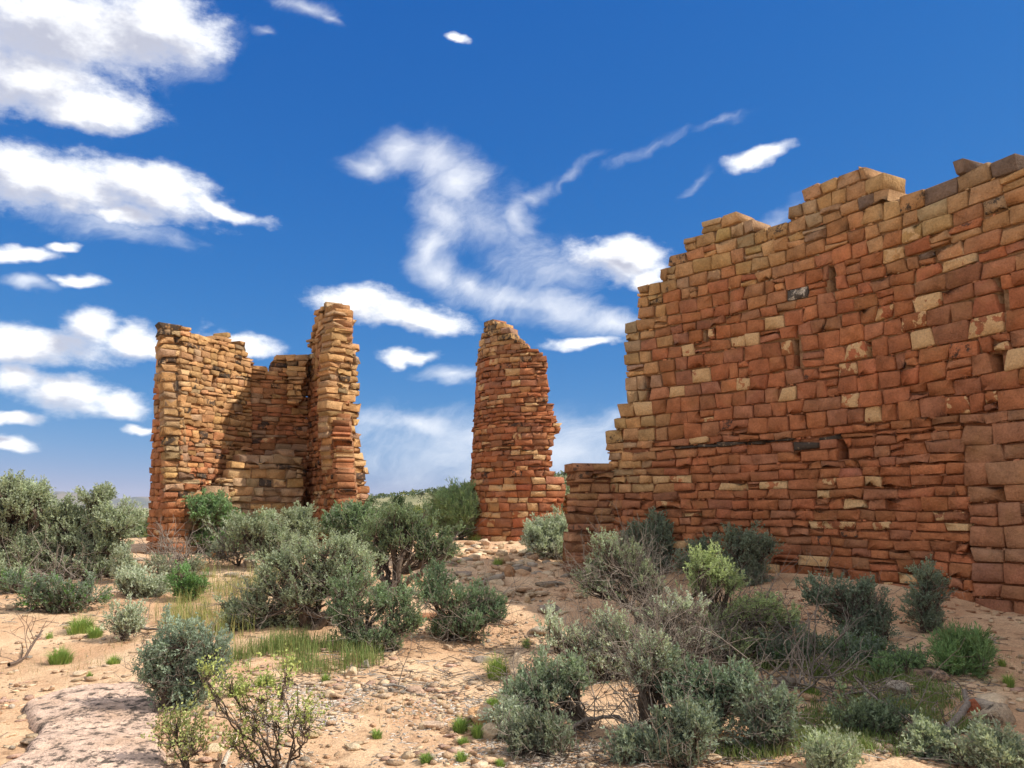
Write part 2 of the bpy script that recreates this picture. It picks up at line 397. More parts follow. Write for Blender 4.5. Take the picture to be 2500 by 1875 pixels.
# ---------------------------------------------------------------- masonry
class Face:
    """a standing wall face: plan polyline (x, y), read left to right as the camera sees it"""
    def __init__(self, pts, batter=0.0, z0=.5):
        self.P = np.asarray(pts, float); d = np.diff(self.P, axis=0); seg = np.hypot(d[:, 0], d[:, 1])
        self.S = np.concatenate([[0], np.cumsum(seg)]); self.len = self.S[-1]; self.b = batter; self.z0 = z0
        T = norm(np.gradient(self.P, self.S, axis=0)) if len(pts) > 2 else np.repeat(norm(d), 2, 0)
        self.Nn = np.stack([T[:, 1], -T[:, 0]], -1)        # to the right of travel = towards the camera
    def xy(self, s):
        return np.stack([np.interp(s, self.S, self.P[:, 0]), np.interp(s, self.S, self.P[:, 1])], -1)
    def nrm(self, s):
        return norm(np.stack([np.interp(s, self.S, self.Nn[:, 0]), np.interp(s, self.S, self.Nn[:, 1])], -1))
    def map(self, s, z, off):
        s = np.asarray(s, float); z = np.asarray(z, float); q = np.clip(s, 0, self.len)
        p = self.xy(q); n = self.nrm(q); t = np.stack([-n[..., 1], n[..., 0]], -1)
        p = p + t * (s - q)[..., None] + n * (np.asarray(off) - self.b * (z - self.z0))[..., None]
        return np.concatenate([p, z[..., None]], -1)
    def uv(self, px, py):
        d = ray(px, py); k = d[0] / d[1]; zz = self.z0
        ss = np.linspace(0, self.len, 600)
        for _ in range(3):
            p = self.map(ss, np.full(600, zz), np.zeros(600))
            f = p[:, 0] - k * p[:, 1]
            c = np.nonzero(f[:-1] * f[1:] <= 0)[0]
            if len(c): i = c[np.argmin(p[c, 1])]; s = ss[i] + (ss[1] - ss[0]) * f[i] / (f[i] - f[i + 1] + 1e-12)
            else:      # beyond an end
                i = int(np.argmin(np.abs(f))); s = ss[i]
                if 0 < i < 599: pass
                else:
                    q = self.map(np.array([s]), np.array([zz]), np.array([0.]))[0]; n = self.nrm(np.array([s]))[0]; tt = (-n[1], n[0])
                    s = s - (q[0] - k * q[1]) / (tt[0] - k * tt[1])
            q = self.map(np.array([s]), np.array([zz]), np.array([0.]))[0]
            zz = EYE[2] + d[2] * (q[1] / d[1])
        return float(s), float(zz)
    def poly(self, pts): return np.array([self.uv(*p) for p in pts])

def scan(poly, h):
    xs = []
    n = len(poly)
    for i in range(n):
        (s0, z0), (s1, z1) = poly[i], poly[(i + 1) % n]
        if (z0 <= h) != (z1 <= h): xs.append(s0 + (h - z0) / (z1 - z0) * (s1 - s0))
    xs.sort(); return [(xs[i], xs[i + 1]) for i in range(0, len(xs) - 1, 2)]

def proj_px(p):
    d = p - EYE; zc = d @ FWD
    return W / 2 + FPX * (d @ RGT) / zc, H / 2 - FPX * (d @ UPV) / zc, zc

BACKT = 8
def stone_geo(face, c4, off, depth, rng, bulge=.006, rough=1.0):
    """one block: eight-cornered worn outline, bevel ring, pillowed face; 40 triangles.
    c4 = [(s,z) bottom-left, bottom-right, top-right, top-left]"""
    c4 = np.asarray(c4, float); ctr = c4.mean(0); ring = []
    wmin = min(np.linalg.norm(c4[1] - c4[0]), np.linalg.norm(c4[3] - c4[0]))
    for i in range(4):
        a, b, c = c4[i - 1], c4[i], c4[(i + 1) % 4]
        r = wmin * rng.uniform(.02, .11)
        ring.append(b + (a - b) / (np.linalg.norm(a - b) + 1e-9) * r); ring.append(b + (c - b) / (np.linalg.norm(c - b) + 1e-9) * r)
    ring = np.array(ring) + rng.normal(0, .006 * rough, (8, 2))
    bev = min(.011, wmin * .11)
    ins = ring + (ctr - ring) / np.linalg.norm(ctr - ring, axis=1, keepdims=True) * bev * rng.uniform(.7, 1.3, (8, 1))
    tilt = rng.normal(0, .016 * rough, 2)
    so = off + (ins - ctr) @ (tilt / max(wmin, .05)) * .5 + rng.normal(0, .006 * rough, 8)
    R = np.concatenate([ring, ring, ins, (ctr + rng.normal(0, .15 * wmin, 2))[None]])
    O = np.concatenate([np.full(8, off - depth), np.full(8, off - bev * .9), so, [off + bulge * rng.uniform(.3, 1.3)]])
    V = face.map(R[:, 0], R[:, 1], O)
    j = np.arange(8); k = (j + 1) % 8
    F4 = np.concatenate([np.stack([j, k, k + 8, j + 8], -1), np.stack([j + 8, k + 8, k + 16, j + 16], -1)])
    F3 = np.stack([j + 16, k + 16, np.full(8, 24)], -1)
    return V, F3, F4

class Ruin:
    def __init__(self, name, loc, label, group=None, cat='ruin'):
        self.root = empty(name, loc, label=label, cat=cat, group=group)
        self.stones = []; self.core = Geo(); self.chink = Geo(); self.nc = 0
    def add_core(self, face, s0, s1, z0, z1, thick, front, col):
        k = max(2, int((s1 - s0) / .25) + 1); s = np.linspace(s0, s1, k)
        V = np.concatenate([face.map(s, np.full(k, z), np.full(k, o)) for z, o in ((z0, front), (z1, front), (z1, -thick), (z0, -thick))])
        i = np.arange(k - 1); F = [np.stack([a * k + i, a * k + i + 1, b * k + i + 1, b * k + i], -1) for a, b in ((0, 1), (1, 2), (2, 3), (3, 0))]
        F.append(np.array([[0, k, 2 * k, 3 * k], [k - 1, 4 * k - 1, 3 * k - 1, 2 * k - 1]]))
        self.core.add(V, np.concatenate(F), col)
    def lay(self, face, poly, course, length, colour, rng, thick=.4, gap=.014, depth=.16, proud=(0, .03), wob=.018, holes=(), split=.10,
            jit=.008, chink=.5, mortar=(.30, .14, .075), rough=1.0, back=True, zstart=None, slump=None, mort_z=None, snap=None, recess=.038):
        zmin, zmax = poly[:, 1].min(), poly[:, 1].max()
        z = zmin if zstart is None else zstart; k = 0; sd = int(rng.integers(1e6)); prev_b = None
        sl = slump if slump is not None else (lambda s: 0.0 * s)
        def bnd(z, k, s):
            s = np.asarray(s, float); return z + sl(s) + wob * fbm(s / .8, s * 0 + k * 3.7, seed=sd, oct=2)
        while z < zmax - 1e-4:
            h = course(z, rng); zt = z + h
            if snap is not None and zt > snap - .075: zt = snap; h = zt - z
            zm = z + h * .5
            ivs = []
            for a, b in scan(poly, zm + float(sl(np.array(poly[:, 0].mean())))):
                if b - a > .05: ivs.append((a, b))
            for a, b in ivs:
                a += rng.normal(0, .015 * rough); b += rng.normal(0, .02 * rough)
                s = a
                while s < b - .03:
                    l = length(s, z, h, rng)
                    if b - (s + l) < .10: l = b - s
                    e = min(s + l, b)
                    cells = [(s, e, 0., 1.)]
                    if h > .14 and rng.random() < split: q = rng.uniform(.35, .65); cells = [(s, e, 0., q), (s, e, q, 1.)]
                    elif h > .17 and l > .3 and rng.random() < split * .6:
                        q = rng.uniform(.4, .6); m = s + l * rng.uniform(.4, .6); cells = [(s, m, 0., 1.), (m, e, 0., q), (m, e, q, 1.)]
                    for (cs, ce, f0, f1) in cells:
                        self.cell(face, cs, ce, z, zt, f0, f1, bnd, k, gap, jit, proud, depth if (cs > a + .02 and ce < b - .02) else thick * .93, colour, rng, holes, rough, poly, back and thick > .3)
                    s = e
                # mortar core, recessed; a putlog hole is a deeper pocket
                sa, sb = a + .025, b - .025
                cuts = [(sa, sb, -recess + rng.uniform(-.003, .003))]
                for (hs, hz, hw, hh) in holes:
                    if z < hz + hh * .5 and zt > hz - hh * .5:
                        new = []
                        for (c0, c1, o) in cuts:
                            if hs + hw / 2 <= c0 or hs - hw / 2 >= c1 or o < -.1: new.append((c0, c1, o)); continue
                            if hs - hw / 2 > c0 + .02: new.append((c0, hs - hw / 2, o))
                            new.append((max(c0, hs - hw / 2), min(c1, hs + hw / 2), -thick * .86))
                            if hs + hw / 2 < c1 - .02: new.append((hs + hw / 2, c1, o))
                        cuts = new
                mc = np.array(mortar if mort_z is None else mort_z(z)) * rng.uniform(.9, 1.1)
                dz = float(sl(np.array((sa + sb) / 2)))
                for (c0, c1, o) in cuts:
                    if c1 - c0 > .02: self.add_core(face, c0, c1, z - .014 + dz, zt - .006 + dz, thick, o, (*mc, 0))
                # small chinking stones along the joint
                nch = rng.poisson(max(0, (b - a)) * 4.2 * chink)
                for _ in range(nch):
                    cs = rng.uniform(a + .05, b - .05) if b - a > .12 else (a + b) / 2
                    if any(abs(cs - q[0]) < q[2] * .7 and abs(z - q[1]) < q[3] for q in holes): continue
                    lw, lh = rng.uniform(.025, .075), rng.uniform(.012, .03); zc = float(bnd(z, k, cs)) + rng.normal(0, .004)
                    cc = [(cs - lw / 2, zc - lh / 2), (cs + lw / 2, zc - lh / 2 + rng.normal(0, .005)), (cs + lw / 2, zc + lh / 2), (cs - lw / 2, zc + lh / 2)]
                    V, F3, F4 = stone_geo(face, cc, rng.uniform(-.018, .006), .06, rng, .004, .4)
                    col = colour(cs, z, rng); self.chink.add2(V, F3, F4, (*(np.array(col[:3]) * rng.uniform(.85, 1.3)), 0)); self.nc += 1
            z = zt; k += 1
    def cell(self, face, s, e, z, zt, f0, f1, bnd, k, gap, jit, proud, depth, colour, rng, holes, rough, poly, back):
        for (hs, hz, hw, hh) in holes:
            za, zb = z + (zt - z) * f0, z + (zt - z) * f1
            if za < hz + hh * .45 and zb > hz - hh * .45 and s < hs + hw / 2 and e > hs - hw / 2:
                if hs - hw / 2 - s > .07: self.cell(face, s, hs - hw / 2, z, zt, f0, f1, bnd, k, gap, jit, proud, max(depth, .3), colour, rng, (), rough, poly, back)
                if e - hs - hw / 2 > .07: self.cell(face, hs + hw / 2, e, z, zt, f0, f1, bnd, k, gap, jit, proud, max(depth, .3), colour, rng, (), rough, poly, back)
                return
        def zz(sv, f):
            lo, hi = float(bnd(z, k, sv)), float(bnd(zt, k + 1, sv)); return lo + (hi - lo) * f
        g0, g1 = rng.uniform(.3, 1.1, 2) * gap
        sk = rng.normal(0, .012 * rough, 2)
        c4 = np.array([(s + g0 / 2 + sk[0], zz(s, f0) + gap * rng.uniform(.2, .8)), (e - g1 / 2 + sk[1], zz(e, f0) + gap * rng.uniform(.2, .8)),
                       (e - g1 / 2 - sk[1], zz(e, f1) - gap * rng.uniform(.2, .8)), (s + g0 / 2 - sk[0], zz(s, f1) - gap * rng.uniform(.2, .8))])
        c4 += rng.normal(0, jit, (4, 2))
        w, h = c4[1, 0] - c4[0, 0], c4[3, 1] - c4[0, 1]
        if w < .02 or h < .012: return
        off = rng.uniform(*proud)
        col = colour((s + e) / 2, (z + zt) / 2, rng)
        self.stones.append([face, c4, off, depth, rng.integers(1 << 30), col, w * h, rough])
    def recolour(self, face, px, py, col, alpha):
        s, z = face.uv(px, py); best, bd = None, 1e9
        for st in self.stones:
            if st[0] is not face: continue
            c = st[1].mean(0); hw = (st[1][1, 0] - st[1][0, 0]) / 2; hh = (st[1][3, 1] - st[1][0, 1]) / 2
            d = max(0, abs(c[0] - s) - hw) + max(0, abs(c[1] - z) - hh) * 1.5
            if d < bd: bd, best = d, st
        if best is not None: best[5] = (*(col if col is not None else best[5][:3]), alpha)
    def finish(self, maxparts=300, mat=None, mort_mat=None):
        mat = mat or M_STONE; vis = []
        for i, st in enumerate(self.stones):
            c = st[1].mean(0); p = st[0].map(np.array([c[0]]), np.array([c[1]]), np.array([0.]))[0]
            px, py, zc = proj_px(p); n = st[0].nrm(np.array([np.clip(c[0], 0, st[0].len)]))[0]
            v = (EYE - p)[:2]; facing = max(.02, float(n @ (v / np.linalg.norm(v))))
            ok = 0 < px < W and 0 < py < H
            vis.append(st[6] * facing / zc ** 2 * (1 if ok else 0))
        order = np.argsort(-np.array(vis)); rest = Geo(); nrest = 0
        for rank, i in enumerate(order):
            face, c4, off, depth, seed, col, _, rough = self.stones[i]
            rng = np.random.default_rng(int(seed)); V, F3, F4 = stone_geo(face, c4, off, depth, rng, rough=rough)
            if rank < maxparts and vis[i] > 0:
                gg = Geo(); gg.add2(V, F3, F4, col); gg.build('stone', mat, self.root, False, V.mean(0))
            else: rest.add2(V, F3, F4, col); nrest += 1
        if nrest: tag(rest.build('small_stones', mat, self.root, False), kind='stuff')
        self.core.build('mortar_core', mort_mat or M_MORTAR, self.root)
        if self.nc: tag(self.chink.build('chinking_stones', mat, self.root, False), kind='stuff')
        print(self.root.name, len(self.stones), 'stones', self.nc, 'chinks')
def mortar_material():
    m, t, out = new_mat('clay_mortar'); a = attr(t); p = pos(t)
    n = noise(t, p, 24, 5, .7); n2 = noise(t, p, 120, 3, .6)
    col = mixrgb(t, 1.0, a.outputs[0], maprange(t, n, .3, .7, .7, 1.25, smooth=False), 'MULTIPLY')
    pbsdf(t, out, col, .95, bump(t, math_(t, 'ADD', n, math_(t, 'MULTIPLY', n2, .4)), 1.0, .03), .05); return m
M_MORTAR = mortar_material()
def mixc(a, b, t): return tuple(np.array(a) * (1 - t) + np.array(b) * t)
RED, RED2, TAN, TAN2, GREYT, PALE = (.37, .138, .062), (.335, .142, .074), (.47, .265, .115), (.42, .245, .112), (.33, .225, .14), (.58, .375, .195)
def vary(c, rng, a=.10): return tuple(np.clip(np.array(c) * (1 + rng.normal(0, a)) * (1 + rng.normal(0, .03, 3)), .015, .8))

# -- the long wall on the right
RW = lambda px, y: at(px, 1238, y)[:2]
A0, B0, C0 = RW(1478, 14.55), RW(1938, 12.05), RW(2390, 9.75)
tt = np.linspace(0, 1, 30); tb = .56
ctl = (B0 - (1 - tb) ** 2 * A0 - tb ** 2 * C0) / (2 * tb * (1 - tb))
bez = ((1 - tt) ** 2)[:, None] * A0 + (2 * tt * (1 - tt))[:, None] * ctl + (tt ** 2)[:, None] * C0
ext = norm((bez[-1] - bez[-2])[None])[0]
bez = np.concatenate([bez, C0 + ext * np.linspace(.3, 6.2, 14)[:, None]])  # unseen run of the wall, lengthened so its shadow covers the lower right
wallF = Face(bez, batter=.01, z0=.4)
S_SEAM = wallF.uv(2362, 1250)[0]
top_px = [(1480, 1500), (1487, 1110), (1481, 1100), (1480, 1040), (1500, 1036), (1506, 980), (1528, 976), (1524, 880), (1526, 785), (1556, 772), (1558, 712), (1606, 700), (1612, 672), (1634, 655),
          (1635, 618), (1673, 606), (1675, 572), (1716, 560), (1720, 542), (1756, 536), (1800, 521), (1812, 545), (1860, 552), (1864, 566), (1917, 556), (1926, 505), (1957, 490), (1960, 462),
          (1994, 455), (1998, 438), (2058, 408), (2114, 422), (2120, 440), (2164, 440), (2172, 478), (2220, 478), (2224, 465), (2294, 457), (2298, 440), (2328, 430), (2334, 408), (2400, 388), (2474, 366), (2478, 395), (2500, 392)]
wp = wallF.poly(top_px); s_end = wallF.len
wp = np.concatenate([wp, [[wp[-1, 0] + .5, wp[-1, 1] + .15], [s_end - 1.0, wp[-1, 1] + .1], [s_end, wp[-1, 1] - .2], [s_end, .10], [wp[0, 0], .10]]]); wp[0, 1] = .12
topS = wp[1:-3]
def top_at(s):
    o = np.argsort(topS[:, 0]); return np.interp(s, topS[o, 0], topS[o, 1])
Z_MID = wallF.uv(1900, 1085)[1]
rng = np.random.default_rng(11)
wall = Ruin('stone_wall', (*RW(1938, 12.05), .4), 'tall red sandstone block wall with stepped broken top at the right edge', cat='wall')
left_s = wp[8, 0]
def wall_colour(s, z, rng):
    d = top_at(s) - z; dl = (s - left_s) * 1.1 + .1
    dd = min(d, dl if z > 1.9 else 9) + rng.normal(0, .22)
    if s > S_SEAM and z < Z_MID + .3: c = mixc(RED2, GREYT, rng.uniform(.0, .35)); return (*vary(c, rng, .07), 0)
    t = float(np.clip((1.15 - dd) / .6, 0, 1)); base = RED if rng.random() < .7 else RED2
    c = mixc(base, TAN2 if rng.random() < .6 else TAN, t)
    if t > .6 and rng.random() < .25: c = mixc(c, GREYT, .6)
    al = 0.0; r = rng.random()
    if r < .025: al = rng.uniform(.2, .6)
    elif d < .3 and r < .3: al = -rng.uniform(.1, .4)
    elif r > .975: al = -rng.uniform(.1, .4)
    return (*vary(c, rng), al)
def wall_course(z, rng):
    if z < Z_MID - .03: return rng.uniform(.105, .16)
    if z < Z_MID + .06: return .055
    if z < Z_MID + 1.55: return rng.uniform(.20, .245)
    return rng.choice([rng.uniform(.11, .15), rng.uniform(.18, .24)], p=[.22, .78])
def wall_len(s, z, h, rng):
    if z < Z_MID - .03: return rng.uniform(.20, .52)
    if h < .08: return rng.uniform(.3, .6)
    return rng.uniform(.23, .38) if s < S_SEAM - .6 else rng.uniform(.28, .48)
holes = [(*wallF.uv(px, py), w, h) for px, py, w, h in ((2030, 686, .10, .11), (2120, 853, .09, .22), (1943, 873, .085, .20), (2056, 1098, .14, .13), (2432, 882, .12, .22), (1583, 943, .09, .14), (1724, 818, .06, .12), (2440, 722, .06, .16))]
seamz = wallF.uv(2362, 1010)[1]
ss_ = wp[:, 0]
# main panel, and the panel of larger blocks right of the straight joint
main = wp.copy()
def clip_poly(poly, smax=None, smin=None, zmax=None, zmin=None):
    def cut(p, f):
        o = []
        for i in range(len(p)):
            a, b = p[i], p[(i + 1) % len(p)]; fa, fb = f(a), f(b)
            if fa >= 0: o.append(a)
            if (fa >= 0) != (fb >= 0): o.append(a + (b - a) * (fa / (fa - fb)))
        return np.array(o)
    if smax is not None: poly = cut(poly, lambda q: smax - q[0])
    if smin is not None: poly = cut(poly, lambda q: q[0] - smin)
    if zmax is not None: poly = cut(poly, lambda q: zmax - q[1])
    if zmin is not None: poly = cut(poly, lambda q: q[1] - zmin)
    return poly
lowL = clip_poly(wp, zmax=seamz, smax=S_SEAM); lowR = clip_poly(wp, zmax=seamz, smin=S_SEAM); upp = clip_poly(wp, zmin=seamz)
mz = lambda z: mixc((.33, .135, .068), (.38, .22, .115), float(sstep(2.6, 4.2, z)))
kw = dict(thick=.5, holes=holes, mort_z=mz)
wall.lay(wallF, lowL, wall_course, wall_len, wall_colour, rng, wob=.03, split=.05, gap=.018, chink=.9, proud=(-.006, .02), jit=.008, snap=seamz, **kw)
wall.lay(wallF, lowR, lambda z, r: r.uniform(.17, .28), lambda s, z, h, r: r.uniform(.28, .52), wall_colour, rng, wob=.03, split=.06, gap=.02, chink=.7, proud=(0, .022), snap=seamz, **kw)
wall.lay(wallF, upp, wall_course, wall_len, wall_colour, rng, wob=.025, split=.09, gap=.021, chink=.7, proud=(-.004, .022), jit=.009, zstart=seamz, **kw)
for px, py, al in ((1694, 848, .75), (1889, 778, 1.), (1842, 833, .95), (1799, 842, .7), (1733, 917, .8), (1660, 970, .9), (1571, 993, .8), (1697, 1080, .9), (1930, 952, 1.), (1800, 945, .6),
                   (2253, 810, .95), (2250, 738, .7), (2255, 765, .4), (2430, 765, .6), (2440, 845, .6), (2485, 885, .9), (2420, 960, .55), (2090, 990, .55), (2136, 1030, .85), (2340, 1010, .4), (2080, 903, .55), (2070, 855, .6),
                   (2345, 650, .8), (2195, 600, .55), (1615, 1166, .8), (1664, 1163, .6), (1798, 1183, .85), (1868, 1179, .7), (2017, 1178, .5), (2120, 1174, .7), (2000, 1217, .8), (1669, 1254, .7), (2100, 1238, .8),
                   (2013, 1274, .7), (2061, 1274, .5), (2160, 1280, .6), (2290, 1258, .5), (2325, 1292, .9), (1660, 1332, .85), (1895, 1392, .9), (2021, 1367, .8), (2200, 1418, .7), (2160, 1430, .4), (1780, 700, .3)):
    wall.recolour(wallF, px, py, None if al < .9 else mixc(TAN, PALE, .4), al)
wall.recolour(wallF, 1942, 731, (.58, .50, .40), -.62)
for px in range(1700, 2010, 22): wall.recolour(wallF, px, 1092 - (px - 1700) * .07, GREYT, -.75)
for px, py in ((2264, 633), (2260, 470), (2372, 405), (2440, 385), (2110, 508)): wall.recolour(wallF, px, py, (.19, .13, .095), 0.)

# the stub of a cross wall at its left end, seen end on
stubF = Face([at(1398, 1238, 14.3)[:2], at(1502, 1238, 14.45)[:2]], z0=.4)
sp_ = stubF.poly([(1396, 1420), (1385, 1345), (1402, 1300), (1404, 1180), (1398, 1131), (1436, 1136), (1440, 1128), (1458, 1122), (1500, 1120), (1506, 1200), (1505, 1420)])
sp_[0, 1] = sp_[-1, 1] = .15
wall.lay(stubF, sp_, lambda z, r: r.uniform(.10, .19), lambda s, z, h, r: r.uniform(.2, .42), lambda s, z, r: (*vary(mixc(RED2, TAN2, r.uniform(.1, .7)), r, .15), -.3 if r.random() < .3 else 0.0), rng, thick=.6, proud=(-.04, .05), jit=.012, depth=.3, gap=.022, wob=.03, rough=1.3, chink=.4)
footF = Face([at(1372, 1238, 13.6)[:2], at(1500, 1238, 13.8)[:2]], z0=.3)
fp_ = footF.poly([(1396, 1470), (1393, 1356), (1420, 1346), (1430, 1366), (1470, 1374), (1476, 1392), (1478, 1470)]); fp_[0, 1] = fp_[-1, 1] = .1
wall.lay(footF, fp_, lambda z, r: r.uniform(.08, .15), lambda s, z, h, r: r.uniform(.2, .45), lambda s, z, r: (*vary(mixc(RED2, TAN2, r.uniform(.3, .9)), r, .15), -.35 if r.random() < .4 else 0.0), rng, thick=.5, proud=(-.08, .10), jit=.016, depth=.35, gap=.03, wob=.03, rough=2.0, chink=.3)
wall.finish()

# -- the round tower fragment in the middle
TC, TR = (.66, 20.55), 1.75
ph = np.radians(np.linspace(-112, 34, 60))
towF = Face(np.stack([TC[0] + TR * np.sin(ph), TC[1] - TR * np.cos(ph)], -1), batter=.052, z0=.8)
rng = np.random.default_rng(23)
zz4 = [(330, 125), (370, 108), (440, 130), (480, 150), (500, 190), (540, 225), (590, 240), (600, 290), (660, 287), (710, 320), (730, 380), (715, 440), (735, 500), (725, 570), (730, 600), (768, 615), (765, 640),
       (745, 660), (778, 700), (795, 745), (790, 790), (765, 810), (765, 850), (745, 880), (750, 960), (735, 1020), (772, 1060), (822, 1080), (828, 1180), (820, 1250), (805, 1340), (800, 1520)]
tp = towF.poly([(1050 + a / 2.514, 740 + b / 2.514) for a, b in zz4])
s_l = TR * radians(112 - 70); ztop = tp[0, 1]
tp = np.concatenate([[[0, .6], [0, ztop - 1.2], [s_l * .5, ztop - .8], [s_l, ztop - .28], [s_l + .12, ztop - .2]], tp]); tp[-1, 1] = .6
tower = Ruin('tower_ruin', (TC[0], TC[1] - TR, .8), 'curved red sandstone tower fragment standing between the horseshoe tower and the long wall', cat='tower')
t_z = tp[:, 1].max()
def tower_colour(s, z, rng):
    t = float(np.clip((z - (t_z - 1.15) + rng.normal(0, .18)) / .6, 0, 1)); c = mixc(RED if rng.random() < .6 else RED2, TAN2 if rng.random() < .7 else GREYT, t)
    if rng.random() < .12: c = mixc(c, TAN, .6)
    r = rng.random(); al = rng.uniform(.4, 1.) if r < .10 else (-rng.uniform(.1, .5) if (r > .93 or (t > .7 and r > .6)) else 0.)
    return (*vary(c, rng, .14), al)
def tower_course(z, rng):
    if z < 1.55: return rng.uniform(.15, .22)
    return rng.choice([rng.uniform(.075, .10), rng.uniform(.12, .165)], p=[.25, .75])
tower.lay(towF, tp, tower_course, lambda s, z, h, r: r.uniform(.20, .46), tower_colour, rng, thick=.42, wob=.025, split=.06, gap=.016, proud=(-.004, .018), chink=.7, mortar=(.37, .16, .085), rough=1.1)
for px, py, al in ((1317, 1172, 1.), (1250, 1198, 1.), (1218, 1199, .9), (1194, 1198, .9), (1324, 1200, 1.), (1250, 1216, .8), (1165, 1225, .9), (1280, 1216, .7), (1172, 936, .7), (1204, 996, .8), (1219, 965, .7), (1255, 909, .6),
                   (1266, 934, .7), (1198, 1147, .7), (1165, 1170, .8), (1275, 1105, .4), (1296, 1243, .35)): tower.recolour(towF, px, py, mixc(TAN, PALE, .3), al)
tower.finish()

# -- sunlit scrap of low wall behind it
rng = np.random.default_rng(31)
lowF = Face([at(1372, 1238, 19.9)[:2], at(1420, 1238, 19.4)[:2]], z0=.8)
lp = lowF.poly([(1370, 1330), (1376, 1205), (1398, 1206), (1404, 1225), (1410, 1262), (1424, 1290), (1424, 1340)]); lp[0, 1] = lp[-1, 1] = .5
low = Ruin('low_wall', (*at(1395, 1238, 19.6)[:2], .8), 'low sunlit cream rubble wall between the curved tower and the long wall', cat='wall')
low.lay(lowF, lp, lambda z, r: r.uniform(.10, .18), lambda s, z, h, r: r.uniform(.16, .3), lambda s, z, r: (*vary(mixc(TAN, PALE, r.uniform(.2, .9)), r, .1), 0.), rng, thick=.35, proud=(-.03, .05), rough=1.6, mortar=(.42, .27, .14))
low.finish()

# -- the horseshoe tower on the left
rng = np.random.default_rng(47)
Z3 = lambda pts: [(300 + a / 2.37, 700 + b / 2.37) for a, b in pts]
def plan(*q): return [at(px, 1238, y)[:2] for px, y in q]
hs_ = Ruin('tower_ruin', (*at(620, 1238, 17.6)[:2], .7), 'horseshoe shaped tan sandstone tower ruin open to the front, at the left', cat='tower')
def hs_colour(ztan, grey=.2, red=.0, pale=.08, lich=.08):
    def f(s, z, rng):
        t = float(np.clip((z - ztan + rng.normal(0, .45)) / 1.1, 0, 1)) * (1 - red)
        c = mixc(mixc(RED, TAN2, .18), TAN if rng.random() < .6 else TAN2, t)
        if rng.random() < grey: c = mixc(c, GREYT, .7)
        r = rng.random(); al = rng.uniform(.3, .9) if r < pale else (-rng.uniform(.15, .7) if r > 1 - lich else 0.)
        return (*vary(c, rng, .15), al)
    return f
def crs(a, b): return lambda z, r: r.choice([r.uniform(a, (a + b) / 2), r.uniform((a + b) / 2, b)], p=[.6, .4])
def ln(a, b): return lambda s, z, h, r: r.uniform(a, b)
MT = (.43, .24, .125)
F3 = Face(plan((444, 17.0), (612, 18.9)), z0=.6)
F4 = Face(plan((606, 18.88), (750, 19.45)), z0=.6)
F5 = Face(plan((745, 19.45), (806, 17.62)), z0=.6)
F1 = Face(plan((362, 17.25), (404, 16.74)), batter=.012, z0=.6)
F2 = Face(plan((396, 16.72), (456, 16.98)), z0=.6)
F6 = Face(plan((798, 17.58), (896, 18.25)), z0=.6)
F7 = Face(plan((470, 17.25), (746, 18.7)), z0=.6)
FP = Face(plan((698, 18.95), (748, 19.05)), z0=.6)
def flr(p, z=.35):
    p = p.copy(); p[p[:, 1] < 1.1, 1] = z; return p
hs_.lay(F3, flr(F3.poly(Z3([(335, 1480), (340, 240), (390, 245), (400, 265), (470, 285), (540, 300), (545, 280), (625, 280), (630, 320), (700, 330), (715, 385), (745, 410), (752, 1480)]))), crs(.085, .15), ln(.16, .36),
        hs_colour(2.3, .12, .12, .05), rng, thick=.42, wob=.035, proud=(-.008, .018), mortar=MT, jit=.010, rough=1.0, chink=.25, holes=[(*F3.uv(300 + 535 / 2.37, 700 + 550 / 2.37), .14, .15)])
hs_.lay(F4, flr(F4.poly(Z3([(735, 1480), (738, 420), (760, 445), (800, 460), (855, 480), (870, 420), (900, 395), (960, 388), (1055, 395), (1075, 420), (1075, 1480)]))), crs(.075, .15), ln(.16, .40),
        hs_colour(3.9, .12, .2, .03, .12), rng, thick=.42, wob=.035, proud=(-.008, .02), mortar=(.37, .19, .10), jit=.010, rough=1.0, chink=.25)
hs_.lay(FP, FP.poly(Z3([(958, 670), (945, 420), (950, 392), (1055, 395), (1060, 430), (1050, 560), (1030, 675)])), crs(.08, .15), ln(.16, .36), hs_colour(2.0), rng, thick=.6, proud=(-.01, .04), depth=.3, mortar=MT, rough=1.4, chink=.2)
hs_.lay(F5, flr(F5.poly(Z3([(1050, 1480), (1060, 400), (1095, 370), (1075, 345), (1085, 290), (1110, 200), (1115, 150), (1170, 105), (1232, 125), (1228, 250), (1210, 380), (1210, 700), (1250, 1200), (1262, 1480)]))), crs(.08, .17), ln(.18, .5),
        hs_colour(4.4, .08, .25, .05, .06), rng, thick=.4, wob=.04, proud=(-.008, .025), mortar=(.37, .19, .10), jit=.014, rough=1.2, chink=.25)
hs_.lay(F1, flr(F1.poly(Z3([(140, 1540), (150, 1250), (165, 900), (180, 560), (203, 210), (250, 205), (236, 420), (240, 800), (255, 1100), (285, 1540)]))), crs(.10, .18), ln(.16, .36), hs_colour(3.6, .1, .25, .03), rng,
        thick=.35, proud=(-.01, .02), mortar=(.37, .19, .10), chink=.3)
hs_.lay(F2, flr(F2.poly(Z3([(245, 1540), (240, 1000), (225, 400), (207, 205), (332, 205), (345, 400), (360, 700), (375, 900), (390, 1050), (438, 1130), (445, 1180), (478, 1230), (485, 1330), (440, 1400), (430, 1540)]))), crs(.10, .21), ln(.19, .40),
        hs_colour(1.2, .45, 0, .05, .3), rng, thick=.45, depth=.3, proud=(-.04, .04), mortar=(.38, .24, .14), jit=.013, gap=.022, rough=1.3, chink=.2)
